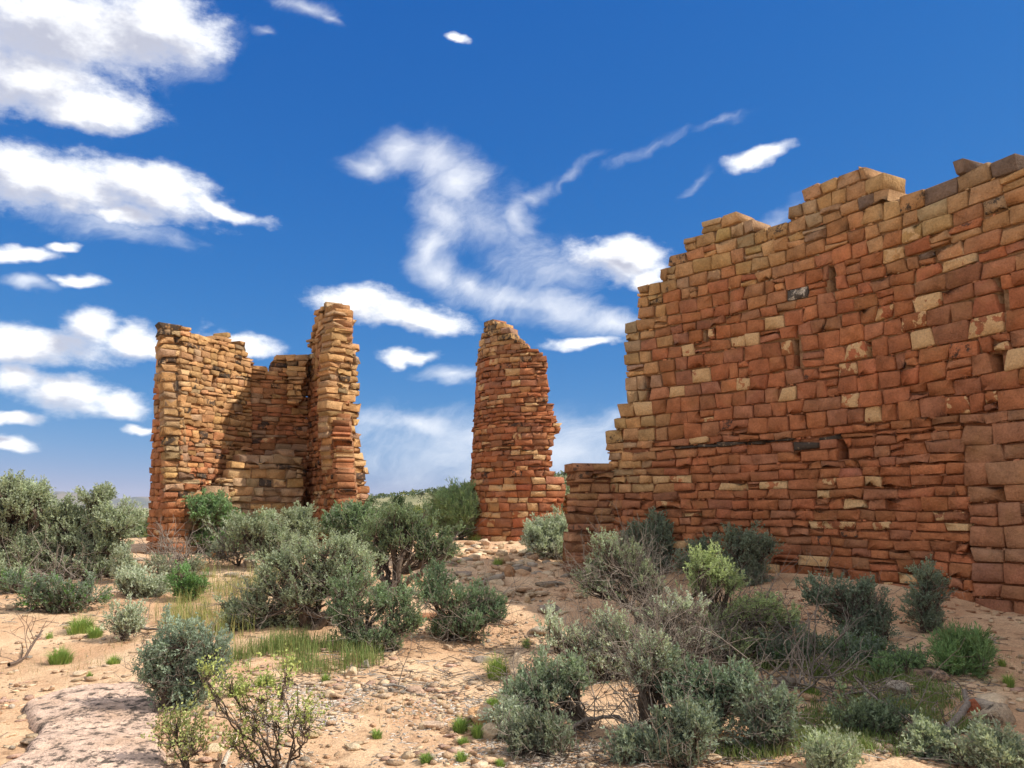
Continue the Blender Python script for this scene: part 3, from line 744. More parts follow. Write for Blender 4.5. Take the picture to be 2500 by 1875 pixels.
hs_.lay(F6, flr(F6.poly(Z3([(1222, 125), (1310, 130), (1340, 185), (1335, 260), (1345, 330), (1365, 350), (1360, 430), (1365, 600), (1340, 640), (1345, 690), (1372, 705), (1370, 790), (1345, 820), (1375, 870), (1385, 960), (1410, 1020), (1415, 1150), (1425, 1200),
         (1420, 1300), (1440, 1400), (1445, 1520), (1250, 1520), (1245, 1200), (1195, 1000), (1180, 700), (1195, 380), (1215, 250)]))), crs(.10, .20), ln(.18, .42), hs_colour(1.4, .12, .0, .22, .08), rng, thick=.42, depth=.3, proud=(-.045, .045),
        mortar=(.46, .27, .15), jit=.013, gap=.022, rough=1.3, chink=.3)
hs_.lay(F7, flr(F7.poly(Z3([(465, 1500), (470, 1165), (545, 1150), (560, 1090), (610, 1080), (620, 1005), (740, 968), (860, 965), (930, 950), (1030, 965), (1040, 1100), (1050, 1500)]))), crs(.11, .21), ln(.22, .5), hs_colour(.2, .8, 0, .08, .12), rng,
        thick=.4, depth=.25, wob=.035, proud=(-.03, .04), mortar=(.38, .23, .13), jit=.012, gap=.020, rough=1.2, chink=.3)
hs_.finish()

# ---------------------------------------------------------------- vegetation
SAGE, SILVER, DARKS, GREEN, YEL, LIME = (.25, .28, .185), (.34, .37, .275), (.15, .18, .13), (.125, .25, .06), (.32, .36, .10), (.24, .36, .075)
BARK, DEAD, DBROWN = (.105, .078, .058), (.25, .205, .165), (.15, .105, .08)
CB = 1.5
def leaves(geo, rng, C, D, shoot, n, ll, lw, col, var=.16, alt=None, spread=.75):
    """n narrow leaves on each shoot (centre C, direction D)"""
    m = len(C)
    if m == 0: return
    t = rng.random((m, n, 1)); base = C[:, None] + D[:, None] * shoot * t
    rad = rng.normal(0, 1, (m, n, 3)); rad = norm(rad - (rad * D[:, None]).sum(-1, keepdims=True) * D[:, None])
    d = norm(D[:, None] * .8 + rad * spread * rng.uniform(.5, 1.2, (m, n, 1)))
    side = norm(np.cross(d, rng.normal(0, 1, (m, n, 3)))); l = ll * rng.uniform(.6, 1.25, (m, n, 1)); w = lw * rng.uniform(.7, 1.2, (m, n, 1))
    a = base; b = base + d * l * .55 + side * w * .5; c = base + d * l; e = base + d * l * .55 - side * w * .5
    V = np.stack([a, b, c, e], 2).reshape(-1, 3); F = np.arange(m * n * 4).reshape(-1, 4)
    cc = np.array(col)[None, None] * (1 + rng.normal(0, var, (m, n, 1))) * (1 + rng.normal(0, .10, (m, 1, 1)))
    if alt is not None:
        k = (rng.random((m, 1, 1)) < .3) * rng.uniform(.3, 1, (m, 1, 1)); cc = cc * (1 - k) + np.array(alt) * k
    cc = np.clip(cc, .01, .7); cc = np.concatenate([cc, np.zeros((m, n, 1))], -1)
    geo.add(V, F, np.repeat(cc.reshape(-1, 4), 4, 0))
def gnarl(p, q, rng, k=7, amp=.10, sag=0.0):
    t = np.linspace(0, 1, k)[:, None]; L_ = np.linalg.norm(q - p)
    w = np.cumsum(rng.normal(0, 1, (k, 3)), 0); w = w - w[0] - t * (w[-1] - w[0])
    P = p + (q - p) * t + w * amp * L_ / math.sqrt(k)
    P[:, 2] += sag * L_ * np.sin(pi * t[:, 0]); return P
def dead_twigs(geo, rng, P, D, n, L0, r0, col):
    """bare forking twigs from points P"""
    i = rng.integers(0, len(P), n); p = P[i]
    d = norm(D[i] * .5 + rng.normal(0, .6, (n, 3)) + np.array([0, 0, .25])); l = L0 * rng.uniform(.4, 1.2, n)
    c = np.concatenate([np.array(col)[None] * rng.uniform(.6, 1.25, (n, 1)), np.zeros((n, 1))], 1)
    for gen in range(3):
        q = p + d * l[:, None] * .5; d2 = norm(d + rng.normal(0, .28, d.shape) + np.array([0, 0, .08])); q2 = q + d2 * l[:, None] * .5
        prisms(geo, p, q, r0, r0 * .8, c); prisms(geo, q, q2, r0 * .8, r0 * .55, c)
        if gen == 2: break
        p = np.concatenate([q, q2, q2]); d = norm(np.concatenate([d, d2, d2]) + rng.normal(0, .5, (3 * len(q), 3))); l = np.concatenate([l, l, l]) * rng.uniform(.4, .75, 3 * len(q))
        c = np.concatenate([c, c, c]); keep = rng.random(len(p)) < .72; p, d, l, c = p[keep], d[keep], l[keep], c[keep]; r0 *= .62

def shrub(name, label, base, lobes, col=SAGE, alt=SILVER, dens=1.0, dead=1.0, trunk=.03, seed=0, cat='shrub', group='sagebrush among the ruins', leaf=1.0, up=.75, style='sage', thick=1.0, clump=1.0, skirt=True, size=1.0):
    """base, lobes: pixels in the photograph; the base finds its place on the ground and the lobes stand above it"""
    rng = np.random.default_rng(1000 + seed)
    b = ground_hit(*base); y = b[1]; sc = y / FPX
    root = empty(name, b, label=label, cat=cat, group=group)
    wood, twig, fol = Geo(), Geo(), Geo()
    lf = max(1.0, y / 9.0) * leaf
    ll, lw = .026 * lf, .0115 * lf
    allp, alld = [], []
    forks = []
    if skirt:      # low growth filling in beneath the crown
        xs = [l[0] for l in lobes]; w_ = (max(xs) - min(xs)) / 2 + 18; low_y = max(l[1] for l in lobes)
        ym = (base[1] + low_y) / 2; hh_ = max(10, (base[1] - low_y) * .5)
        lobes = list(lobes) + [(base[0] * .5 + (min(xs) + w_ * f_) * .5, ym, w_ * .42, hh_) for f_ in (.3, 1.0, 1.6)]
    for li, lo in enumerate(lobes):
        px, py, rx, ry = lo[0], lo[1], lo[2] * 1.2 * size, lo[3] * 1.12 * size; dy = lo[4] if len(lo) > 4 else rng.uniform(-.5, .5) * rx * sc * .8
        c = at(px, py, y + dy); rx_, rz_ = max(rx * sc - .07, rx * sc * .5), max(ry * sc - .11, ry * sc * .42); c = c - np.array([0, 0, .035]); ryd = (rx_ * .55 + rz_ * .35) * (1.0)
        R = np.array([rx_, ryd, rz_])
        c[2] = max(c[2], b[2] + rz_ * .35)
        # main limb
        foot = b + np.array([rng.normal(0, trunk * 1.1), rng.normal(0, trunk * 1.1), -.04])
        tgt = c - np.array([0, 0, rz_ * .45])
        if forks and rng.random() < .5: f0 = forks[rng.integers(len(forks))]; foot = f0[2]; r0 = trunk * .7
        else: r0 = trunk * rng.uniform(.75, 1.1)
        dist = np.linalg.norm(tgt - foot)
        P = gnarl(foot, tgt, rng, 9, .16); rad = np.linspace(r0, r0 * .4, 9); forks.append(P)
        bc = np.array(BARK) * rng.uniform(.8, 1.25)
        tube(wood, P, rad, 6, (*bc, 0))
        # leaf clumps in the shell of the lobe
        area = rx_ * rz_; ncl = int(np.clip(50 * (area / .06) ** .6 * dens * clump, 5 if style == 'broad' else 10, 110))
        v = norm(rng.normal(0, 1, (ncl, 3)) + np.array([0, -.05, .22])); rr_ = rng.uniform(.2, 1.0, (ncl, 1)) ** .5
        wobr = 1 + .30 * fbm(v[:, 0] * 2.2 + li * 5, v[:, 1] * 2.2, v[:, 2] * 2.2, seed=seed + 7, oct=2)[:, None]
        cl = c + v * R * rr_ * wobr
        far_ = rng.random(ncl) < .13; cl[far_] += norm(v[far_] + np.array([0, 0, .7])) * rng.uniform(.05, .14, (int(far_.sum()), 1))
        cl[:, 2] = np.maximum(cl[:, 2], terrain(cl[:, 0], cl[:, 1], False) + .04)
        # branches out to the clumps
        st = P[rng.integers(4, 9, ncl)]
        for a_, e_ in zip(st, cl):
            Q = gnarl(a_, e_, rng, 5, .14, -.05); tube(wood if rng.random() < .35 else twig, Q, np.linspace(r0 * .32, .0032 * lf, 5), 3, (*(bc * rng.uniform(.8, 1.5)), 0))
            allp.append(Q[2:4]); alld.append(np.repeat(norm((e_ - a_)[None]), 2, 0))
        # shoots of each clump
        ns = max(5, int(15 * dens ** .5)); cr = .085 * lf ** .5 * clump ** -.3
        outw = norm((cl - c) / R)
        axis = norm(outw * .55 + np.array([0, 0, up]) + rng.normal(0, .22, (ncl, 3)))
        sd_ = norm(axis[:, None] + rng.normal(0, .30, (ncl, ns, 3)))
        pl = rng.uniform(.09, .22, (ncl, 1, 1)) * min(1.15, .45 + rz_ / .35); tt_ = rng.uniform(-.45, 1.0, (ncl, ns, 1))
        so_ = cl[:, None] + axis[:, None] * pl * tt_ + rng.normal(0, 1, (ncl, ns, 3)) * cr * .42 * (1.05 - .6 * np.clip(tt_, 0, 1))
        so_, sd_ = so_.reshape(-1, 3), sd_.reshape(-1, 3)
        rep = np.repeat(cl, ns, 0); k = rng.random(len(rep)) < .55
        prisms(twig, rep[k] - sd_[k] * .03, so_[k], .0028 * lf, .002 * lf, (*(np.array(BARK) * 1.5), 0))
        tone = 1 + rng.normal(0, .10)
        if style == 'sage': leaves(fol, rng, so_, sd_, .075 * lf, int(13 * thick), ll, lw, CB * np.array(col) * tone, alt=alt)
        elif style == 'rabbit': leaves(fol, rng, so_, sd_, .13 * lf, int(13 * thick), ll * 1.9, lw * .62, CB * np.array(col) * tone, alt=alt, spread=.45)
        elif style == 'broad': leaves(fol, rng, so_, sd_, .09 * lf, int(7 * thick), ll * .75, lw * 1.25, CB * np.array(col) * tone, alt=alt, spread=1.1)
    if dead > 0 and allp:
        Pp = np.concatenate(allp + forks); Dd = np.concatenate(alld + [norm(np.gradient(f, axis=0)) for f in forks])
        low = Pp[:, 2] < np.quantile(Pp[:, 2], .75)
        dead_twigs(twig, rng, Pp[low], Dd[low], int(26 * dead), .26 * min(1.5, trunk / .03), .0042 * max(1, y / 9), DEAD)
    wood.build('trunk', M_BARK, root, True); twig.build('twigs', M_BARK, root); fol.build('foliage', M_LEAF, root)
    return root

q5 = lambda x, y: (x / 2.288, 1150 + y / 2.288)
q6 = lambda x, y: (800 + x / 2.288, 1150 + y / 2.288)
q7 = lambda x, y: (1600 + x / 2.458, 1250 + y / 2.458)
G1 = 'sagebrush among the ruins'
SHRUBS = [
 # far left
 ('tall grey green sagebrush cut by the left edge of the picture', (40, 1408), [(30, 1245, 62, 70), (75, 1215, 30, 34), (20, 1325, 75, 45), (85, 1330, 40, 40), (-70, 1290, 70, 80)], dict(trunk=.05, dead=2.0)),
 ('sagebrush with one sprig rising above the rest, before the distant blue mountains', (230, 1404), [(140, 1262, 46, 34), (180, 1300, 62, 42), (285, 1278, 42, 44), (234, 1214, 32, 26, 0), (225, 1255, 14, 20, 0), (135, 1345, 60, 34), (250, 1335, 45, 30), (60, 1370, 35, 25)], dict(trunk=.045, dead=3.2)),
 ('small upright pale sage tuft below the horseshoe tower foot', (303, 1416), [(306, 1366, 22, 26), (300, 1395, 16, 16)], dict(trunk=.018, dead=.8, col=SILVER, alt=SAGE)),
 ('low sprawling silvery sage left of the tall grass', (345, 1458), [(335, 1418, 38, 24), (370, 1440, 32, 22), (300, 1430, 25, 20)], dict(trunk=.02, dead=1.5, col=SILVER, alt=SAGE)),
 ('dark low tangled sage at the left, in front of the tall ones', (130, 1490), [(90, 1440, 50, 34), (160, 1450, 48, 36), (220, 1455, 42, 30), (40, 1420, 40, 26)], dict(trunk=.03, dead=3.0, dens=.7, col=DARKS, alt=GREEN)),
 ('small dry grey bush on open sand at the left, beside a dead branch', (300, 1548), [(295, 1518, 28, 24), (318, 1505, 18, 18)], dict(trunk=.014, dead=1.4, dens=.6, col=SILVER, alt=SAGE)),
 ('low dry sage thicket between the raised-sprig sagebrush and the horseshoe tower', (420, 1425), [(400, 1392, 40, 24), (450, 1385, 36, 22), (430, 1408, 50, 20)], dict(trunk=.02, dead=5.0, dens=.45, col=(.19, .2, .14), alt=SAGE)),
 ('dark green weedy sage behind the tall grass', (450, 1462), [(440, 1425, 30, 24), (470, 1432, 26, 22)], dict(trunk=.012, dead=.6, dens=.8, col=(.12, .2, .08), alt=GREEN)),
 ('low grey sage at the far left edge under the tall one', (20, 1452), [(10, 1405, 40, 30), (45, 1425, 34, 22)], dict(trunk=.02, dead=3.0, dens=.7, col=SAGE, alt=DARKS)),
 # in front of the horseshoe tower
 ('rounded bright green sagebrush at the left foot of the horseshoe tower', (520, 1348), [(512, 1252, 50, 34), (530, 1285, 42, 34), (462, 1302, 30, 42), (555, 1290, 28, 28)], dict(trunk=.035, dead=1.2, col=(.14, .22, .10), alt=SAGE)),
 ('bare grey twiggy bush in front of the horseshoe tower', (580, 1385), [(575, 1320, 52, 48), (600, 1290, 26, 24), (545, 1350, 30, 22)], dict(trunk=.025, dead=5.0, dens=.22, col=SILVER, alt=SAGE)),
 ('sagebrush with dark forked stem below the middle of the horseshoe tower', (655, 1385), [(625, 1300, 58, 34), (645, 1272, 24, 20), (668, 1315, 40, 28), (700, 1330, 26, 20)], dict(trunk=.03, dead=3.0, dens=.8)),
 ('small sagebrush silhouetted against the red base of the horseshoe tower', (722, 1352), [(727, 1272, 32, 30), (718, 1302, 30, 22), (742, 1295, 20, 24)], dict(trunk=.02, dead=1.0, dens=.8)),
 ('sagebrush at the right foot of the horseshoe tower', (868, 1355), [(858, 1262, 44, 28), (838, 1292, 46, 30), (880, 1290, 36, 34), (862, 1318, 40, 20)], dict(trunk=.035, dead=1.0, col=(.15, .205, .11))),
 # centre
 ('tree-like sagebrush with dark trunk in the centre of the picture', (967, 1456), [(965, 1270, 44, 30), (1010, 1285, 40, 30), (925, 1310, 40, 34), (990, 1320, 52, 30), (1055, 1318, 44, 32), (1085, 1345, 36, 28), (1050, 1355, 40, 24), (925, 1355, 34, 22)], dict(trunk=.06, dead=1.5, dens=.85, col=(.135, .17, .095), alt=SAGE)),
 ('very broad dense sagebrush left of the tree-like one', (770, 1540), [(790, 1340, 70, 36), (720, 1372, 60, 40), (850, 1370, 60, 42), (780, 1405, 95, 42), (680, 1430, 52, 44), (860, 1430, 60, 42), (740, 1460, 70, 34), (630, 1480, 50, 44), (590, 1530, 44, 48), (620, 1565, 52, 38), (560, 1570, 28, 36), (690, 1510, 50, 34)], dict(trunk=.05, dead=3.5, dens=.95)),
 ('sagebrush hanging low in front of the broad dense one', (865, 1590), [(845, 1430, 52, 36), (900, 1470, 56, 36), (845, 1490, 40, 44), (990, 1472, 34, 26), (940, 1465, 36, 30), (855, 1540, 34, 34), (970, 1525, 50, 20), (1010, 1515, 24, 16), (880, 1565, 26, 22)], dict(trunk=.035, dead=5.0, dens=.8, col=(.15, .20, .11))),
 ('sprawling sagebrush overhanging the bare path in the centre', (1105, 1556), [(1065, 1415, 44, 34), (1090, 1455, 50, 34), (1165, 1462, 44, 34), (1200, 1478, 30, 22), (1135, 1488, 46, 24), (1050, 1450, 30, 26), (1215, 1500, 26, 12)], dict(trunk=.035, dead=6.0, dens=.9, col=(.125, .175, .10), alt=SAGE)),
 ('rounded green sagebrush at the left foot of the curved tower', (1125, 1316), [(1105, 1245, 46, 34), (1140, 1262, 38, 36), (1085, 1275, 34, 24), (1128, 1222, 30, 18)], dict(trunk=.03, dead=1.0, col=(.22, .30, .15), alt=SAGE, style='rabbit', size=.74)),
 ('pale sagebrush on the rubble right of the curved tower base', (1340, 1362), [(1318, 1308, 36, 30), (1350, 1300, 38, 30), (1378, 1318, 22, 28), (1335, 1330, 44, 20)], dict(trunk=.03, dead=1.2, col=SILVER, alt=SAGE)),
 # against the long wall
 ('dark upright shrub against the left end of the long wall', (1580, 1412), [(1575, 1320, 36, 38), (1610, 1310, 22, 28), (1545, 1335, 26, 30), (1590, 1350, 38, 24), (1607, 1282, 12, 18)], dict(trunk=.02, dead=.8, col=DARKS, alt=SAGE)),
 ('small dark shrub at the wall foot between two larger ones', (1702, 1420), [(1700, 1358, 30, 24), (1680, 1380, 28, 20), (1720, 1340, 14, 14)], dict(trunk=.016, dead=.5, col=DARKS, alt=SAGE)),
 ('dark leafy shrub against the middle of the long wall', (1820, 1438), [(1812, 1330, 38, 34), (1838, 1350, 36, 38), (1795, 1368, 36, 30), (1820, 1392, 42, 22), (1868, 1340, 16, 26)], dict(trunk=.022, dead=1.4, col=DARKS, alt=SAGE)),
 ('wide windswept grey sagebrush on bare soil near the right', (2150, 1566), [(2035, 1446, 50, 30), (2000, 1458, 34, 26), (2080, 1470, 52, 36), (2130, 1500, 48, 34), (2065, 1510, 50, 26), (2110, 1445, 18, 18)], dict(trunk=.035, dead=3.0, col=(.13, .165, .115))),
 ('thin grey shrub in front of the long wall, right of the windswept one', (2258, 1545), [(2270, 1425, 30, 34), (2262, 1462, 36, 30), (2240, 1485, 32, 28), (2290, 1450, 24, 34), (2255, 1405, 24, 22)], dict(trunk=.018, dead=2.6, dens=.7, col=DARKS, alt=SAGE)),
 ('bushy bright green broom-like shrub beside the path at the right', (2350, 1660), [(2350, 1575, 44, 36), (2380, 1600, 34, 40), (2320, 1610, 38, 34), (2355, 1625, 50, 26)], dict(trunk=.02, dead=.6, col=(.13, .20, .085), alt=(.19, .25, .10), style='rabbit', dens=1.0)),
 # right centre cluster
 ('sunlit yellow green sagebrush with twisted pale stem in front of the long wall', (1745, 1610), [(1705, 1380, 36, 24), (1740, 1395, 40, 28), (1775, 1425, 36, 24), (1705, 1425, 34, 24), (1840, 1480, 52, 28), (1870, 1505, 46, 20), (1790, 1500, 40, 26), (1745, 1530, 38, 30), (1920, 1520, 26, 12)], dict(trunk=.045, dead=9.0, dens=1.0, col=(.29, .34, .17), alt=(.38, .42, .23))),
 ('leaning sagebrush of bare grey twigs with few leaves', (1655, 1575), [(1486, 1335, 30, 26), (1530, 1360, 36, 30), (1465, 1375, 26, 20), (1560, 1400, 40, 24), (1440, 1420, 40, 26), (1510, 1430, 46, 30), (1590, 1440, 36, 26)], dict(trunk=.05, dead=9.0, dens=.62)),
 ('half dead grey tangle of sage stems behind the small dark-trunked tree', (1690, 1640), [(1620, 1500, 46, 30), (1680, 1480, 40, 30), (1650, 1560, 50, 30), (1720, 1570, 36, 26)], dict(trunk=.03, dead=11.0, dens=.34, col=SILVER)),
 ('silvery sagebrush spreading left over the path with brown stems', (1490, 1652), [(1352, 1548, 36, 34), (1395, 1562, 40, 24), (1480, 1532, 28, 30), (1520, 1545, 32, 28), (1462, 1602, 28, 18), (1440, 1570, 40, 22), (1550, 1570, 30, 24)], dict(trunk=.03, dead=10.0, dens=.6, col=SILVER, alt=SAGE)),
 # right foreground
 ('small sagebrush tree with bare dark trunk in the right foreground', (1597, 1792), [(1585, 1622, 34, 24), (1560, 1645, 28, 24), (1618, 1615, 30, 26), (1600, 1590, 24, 16), (1640, 1640, 26, 22)], dict(trunk=.05, dead=3.5, dens=.7, col=SILVER, alt=SAGE)),
 ('flat spreading blue green sagebrush right of the small tree', (1690, 1800), [(1660, 1690, 48, 26), (1720, 1680, 50, 26), (1770, 1690, 46, 24), (1690, 1655, 40, 20), (1800, 1665, 36, 22), (1700, 1715, 60, 18)], dict(trunk=.04, dead=3.0, col=(.15, .195, .135))),
 ('dark low sagebrush at the bottom edge, right of centre', (1660, 1872), [(1650, 1770, 44, 30), (1700, 1780, 40, 30), (1640, 1825, 60, 32), (1580, 1845, 56, 28), (1690, 1840, 50, 28), (1530, 1855, 40, 22)], dict(trunk=.03, dead=1.5, col=DARKS, alt=SAGE)),
 ('dark twiggy sagebrush beside an orange flat stone at the bottom right', (1850, 1835), [(1840, 1735, 40, 26), (1885, 1755, 38, 28), (1850, 1780, 44, 24), (1905, 1720, 26, 18)], dict(trunk=.02, dead=5.0, dens=.7, col=DARKS, alt=SAGE)),
 ('pair of leaning sagebrush crowns on crooked stems in the middle foreground', (1449, 1776), [(1320, 1650, 44, 24), (1350, 1675, 44, 24), (1280, 1690, 34, 22), (1262, 1710, 24, 14), (1400, 1640, 28, 34), (1402, 1672, 28, 24), (1310, 1705, 30, 14)], dict(trunk=.03, dead=3.0, dens=.9, col=(.19, .23, .15))),
 ('low grey sage at the foot of the leaning pair in the foreground', (1335, 1836), [(1320, 1785, 36, 22), (1290, 1800, 28, 18), (1345, 1805, 34, 16), (1262, 1815, 20, 12)], dict(trunk=.018, dead=4.0, dens=.55, col=(.14, .16, .11))),
 ('small pale sage sprig between two boulders in the foreground', (1245, 1790), [(1248, 1762, 20, 18), (1240, 1775, 16, 12)], dict(trunk=.01, dead=.4, col=SILVER)),
 ('small sage cut by the bottom edge, right half', (2030, 1900), [(2000, 1850, 34, 20), (2060, 1855, 38, 20), (2030, 1872, 44, 16)], dict(trunk=.015, dead=.8, col=SAGE, alt=SILVER)),
 ('grey sage cut by the bottom right corner', (2450, 1888), [(2430, 1820, 38, 24), (2475, 1835, 34, 26), (2450, 1855, 50, 20), (2400, 1850, 28, 18)], dict(trunk=.018, dead=1.4, col=SAGE, alt=SILVER)),
 ('low dark sage clump in the shade behind the forked stick', (1935, 1625), [(1920, 1585, 38, 22), (1960, 1590, 36, 22), (1890, 1600, 30, 18)], dict(trunk=.015, dead=2.0, col=DARKS, alt=(.12, .2, .07))),
 ('low dark sage clump under the windswept sagebrush', (2085, 1628), [(2050, 1590, 40, 22), (2100, 1585, 40, 24), (2140, 1600, 34, 18)], dict(trunk=.015, dead=2.0, col=DARKS, alt=(.12, .2, .07))),
 ('low green sage beside the long lichen spotted rock', (2200, 1660), [(2190, 1625, 36, 20), (2160, 1635, 28, 16), (2225, 1632, 26, 18)], dict(trunk=.012, dead=1.6, col=(.14, .2, .09), alt=DARKS)),
 ('weedy low sage below the pale angular rock at the lower right', (2110, 1790), [(2080, 1755, 40, 20), (2130, 1760, 44, 20), (2170, 1770, 34, 16)], dict(trunk=.012, dead=2.4, dens=.7, col=(.15, .185, .11), alt=DARKS)),
 ('small grey sage beside the curved log at the lower right', (2270, 1850), [(2250, 1815, 36, 20), (2295, 1822, 32, 18)], dict(trunk=.012, dead=2.0, dens=.7, col=SAGE, alt=DARKS)),
 # left foreground
 ('round silvery sagebrush behind the lichen covered slab', (425, 1738), [(450, 1560, 44, 36), (400, 1580, 40, 36), (500, 1590, 44, 36), (440, 1620, 62, 36), (375, 1625, 34, 30), (520, 1620, 34, 28), (385, 1660, 36, 24), (470, 1652, 50, 24)], dict(trunk=.032, dead=2.6, dens=1.0, col=(.20, .245, .18), alt=(.27, .31, .24))),
]
for i, (label, base, lobes, kw) in enumerate(SHRUBS):
    kw.setdefault('skirt', not any(k_ in label for k_ in ('tree-like', 'small sagebrush tree', 'pair of leaning', 'bare grey twigs', 'half dead', 'bare grey twiggy')))
    shrub('sagebrush' if kw.get('style') != 'rabbit' or 'sagebrush' in label else 'green_shrub', label, base, lobes, seed=i, **kw)
shrub('leafy_plant', 'open branching yellow green plant with pale stems at the bottom edge', (688, 1885), [(742, 1735, 22, 20), (750, 1762, 22, 14), (640, 1690, 26, 20), (600, 1710, 26, 18), (700, 1640, 14, 16), (690, 1680, 12, 20), (560, 1660, 30, 22), (530, 1690, 26, 24), (670, 1750, 30, 18), (620, 1760, 26, 16), (570, 1800, 22, 16), (590, 1830, 20, 14), (500, 1640, 18, 16)],
      col=(.30, .33, .12), alt=(.22, .27, .09), dens=.2, dead=2.2, trunk=.009, seed=70, style='broad', skirt=False, size=.62, cat='plant', group='leafy foreground plants')
shrub('leafy_plant', 'small yellow green leafy plant against the slab edge', (462, 1872), [(462, 1790, 32, 20), (430, 1770, 22, 16), (480, 1820, 22, 20), (450, 1840, 24, 16), (420, 1800, 18, 14)],
      col=(.29, .31, .13), alt=(.22, .27, .1), dens=.3, dead=1.2, trunk=.009, seed=71, style='broad', skirt=False, size=.62, cat='plant', group='leafy foreground plants')

# ---- tufts of green grass, one object each
def blades(geo, rng, P, h, w, lean, col, var=.18, alt=None, out=None, hv=(.35, 1.25)):
    m = len(P); d = rng.normal(0, 1, (m, 3)) * np.array([1, 1, 0])
    if out is not None: d = d * .5 + out * 1.6
    d = norm(d); hh = h * rng.uniform(*hv, (m, 1)); ln_ = lean * rng.uniform(.1, 1, (m, 1))
    if out is not None: q_ = np.linalg.norm(out, axis=1, keepdims=True); hh = hh * (1 - .45 * q_ ** 2); ln_ = lean * (.15 + q_) * rng.uniform(.6, 1.2, (m, 1))
    up_ = np.array([0, 0, 1.0]); side = np.cross(d, up_) * w * .5 * rng.uniform(.7, 1.3, (m, 1))
    mid = P + up_ * hh * .6 + d * hh * ln_ * .35; tip = P + up_ * hh * (1 - .25 * ln_) + d * hh * ln_
    V = np.stack([P - side, P + side, mid + side * .7, mid - side * .7, tip], 1).reshape(-1, 3); b_ = np.arange(m)[:, None] * 5
    c = np.array(col)[None] * (1 + rng.normal(0, var, (m, 1)))
    if alt is not None: k = rng.random((m, 1)) ** 1.5; c = c * (1 - k) + np.array(alt) * k
    c = np.repeat(np.concatenate([np.clip(c, .01, .7), np.zeros((m, 1))], 1), 5, 0)
    geo.add2(V, b_ + np.array([[3, 2, 4]]), b_ + np.array([[0, 1, 2, 3]]), c)
def tuft(label, px, py, rx, h, n=260, col=LIME, alt=GREEN, seed=0):
    rng = np.random.default_rng(5000 + seed); b = ground_hit(px, py); sc = b[1] / FPX; r = rx * sc
    a_ = rng.uniform(0, 2 * pi, n); q = r * .75 * np.sqrt(rng.random(n)); P = np.stack([b[0] + q * np.cos(a_), b[1] + q * np.sin(a_), np.zeros(n)], 1); P[:, 2] = terrain(P[:, 0], P[:, 1]) - .005
    gg = Geo(); O = np.stack([np.cos(a_) * q, np.sin(a_) * q, 0 * q], 1) / (r * .75)
    blades(gg, rng, P, h * sc * 1.15, .0055, .75, col, alt=alt, out=O, hv=(.55, 1.1))
    tag(gg.build('grass_tuft', M_LEAF, None, False, b), label, 'grass', 'green grass tufts on the sand')
TUFTS = [('large bright green tuft on open sand at the left', 149, 1606, 30, 44, 420), ('bright green tuft below the low tangled sage at the left', 197, 1530, 34, 44, 420), ('smaller green tuft right of the one below the tangled sage', 234, 1540, 22, 30, 280),
 ('tiny pale green tuft left of the pair under the tangled sage', 122, 1543, 10, 18, 90), ('small green tuft between the big left tuft and the round sagebrush', 277, 1624, 17, 26, 220), ('tiny tuft beside a pale flat stone at the left', 219, 1655, 8, 16, 80),
 ('green tuft behind the branching plant, right one of two', 645, 1682, 24, 34, 320), ('green tuft behind the branching plant, left one of two', 577, 1708, 24, 36, 320), ('upright green tuft beside the tall pale boulder', 1214, 1650, 28, 60, 420),
 ('green tuft left of the orange boulder in the foreground', 1124, 1776, 20, 38, 300), ('green tuft between the orange boulder and the white one', 1168, 1794, 16, 36, 240), ('low green tuft in front of the orange boulder', 1132, 1810, 15, 20, 200),
 ('small green tuft at the bottom edge, left of centre', 1040, 1868, 15, 26, 200), ('small green tuft near the bottom edge below the orange boulder', 1126, 1864, 14, 26, 200), ('lone small tuft on the bark litter left of centre', 921, 1794, 13, 24, 180),
 ('dark green tuft under the leaning sagebrush pair', 1203, 1706, 20, 22, 220), ('tiny green tuft at the bottom edge in the centre', 1222, 1868, 12, 20, 150), ('small green tuft at the edge of the shaded grass below the broad sagebrush', 795, 1665, 12, 22, 160),
 ('tiny tuft on the bare path near the flat boulder', 1285, 1560, 9, 30, 110), ('green tuft beside the rubble in front of the curved tower', 1215, 1385, 14, 26, 160), ('yellow green tuft at the foot of the green sagebrush by the curved tower', 1165, 1318, 26, 22, 260),
 ('green tuft under the pale boulder at the bottom right', 1980, 1700, 22, 34, 260), ('small green tuft on the bare soil at the far right', 2465, 1690, 12, 34, 150), ('tiny green tuft right of the broom-like shrub', 2448, 1642, 10, 22, 110)]
for i, (lb, px, py, rx, h, n) in enumerate(TUFTS): tuft(lb, px, py, rx, h, n, seed=i, col=(.33, .42, .12) if i % 3 else (.26, .36, .10), alt=(.22, .32, .09))

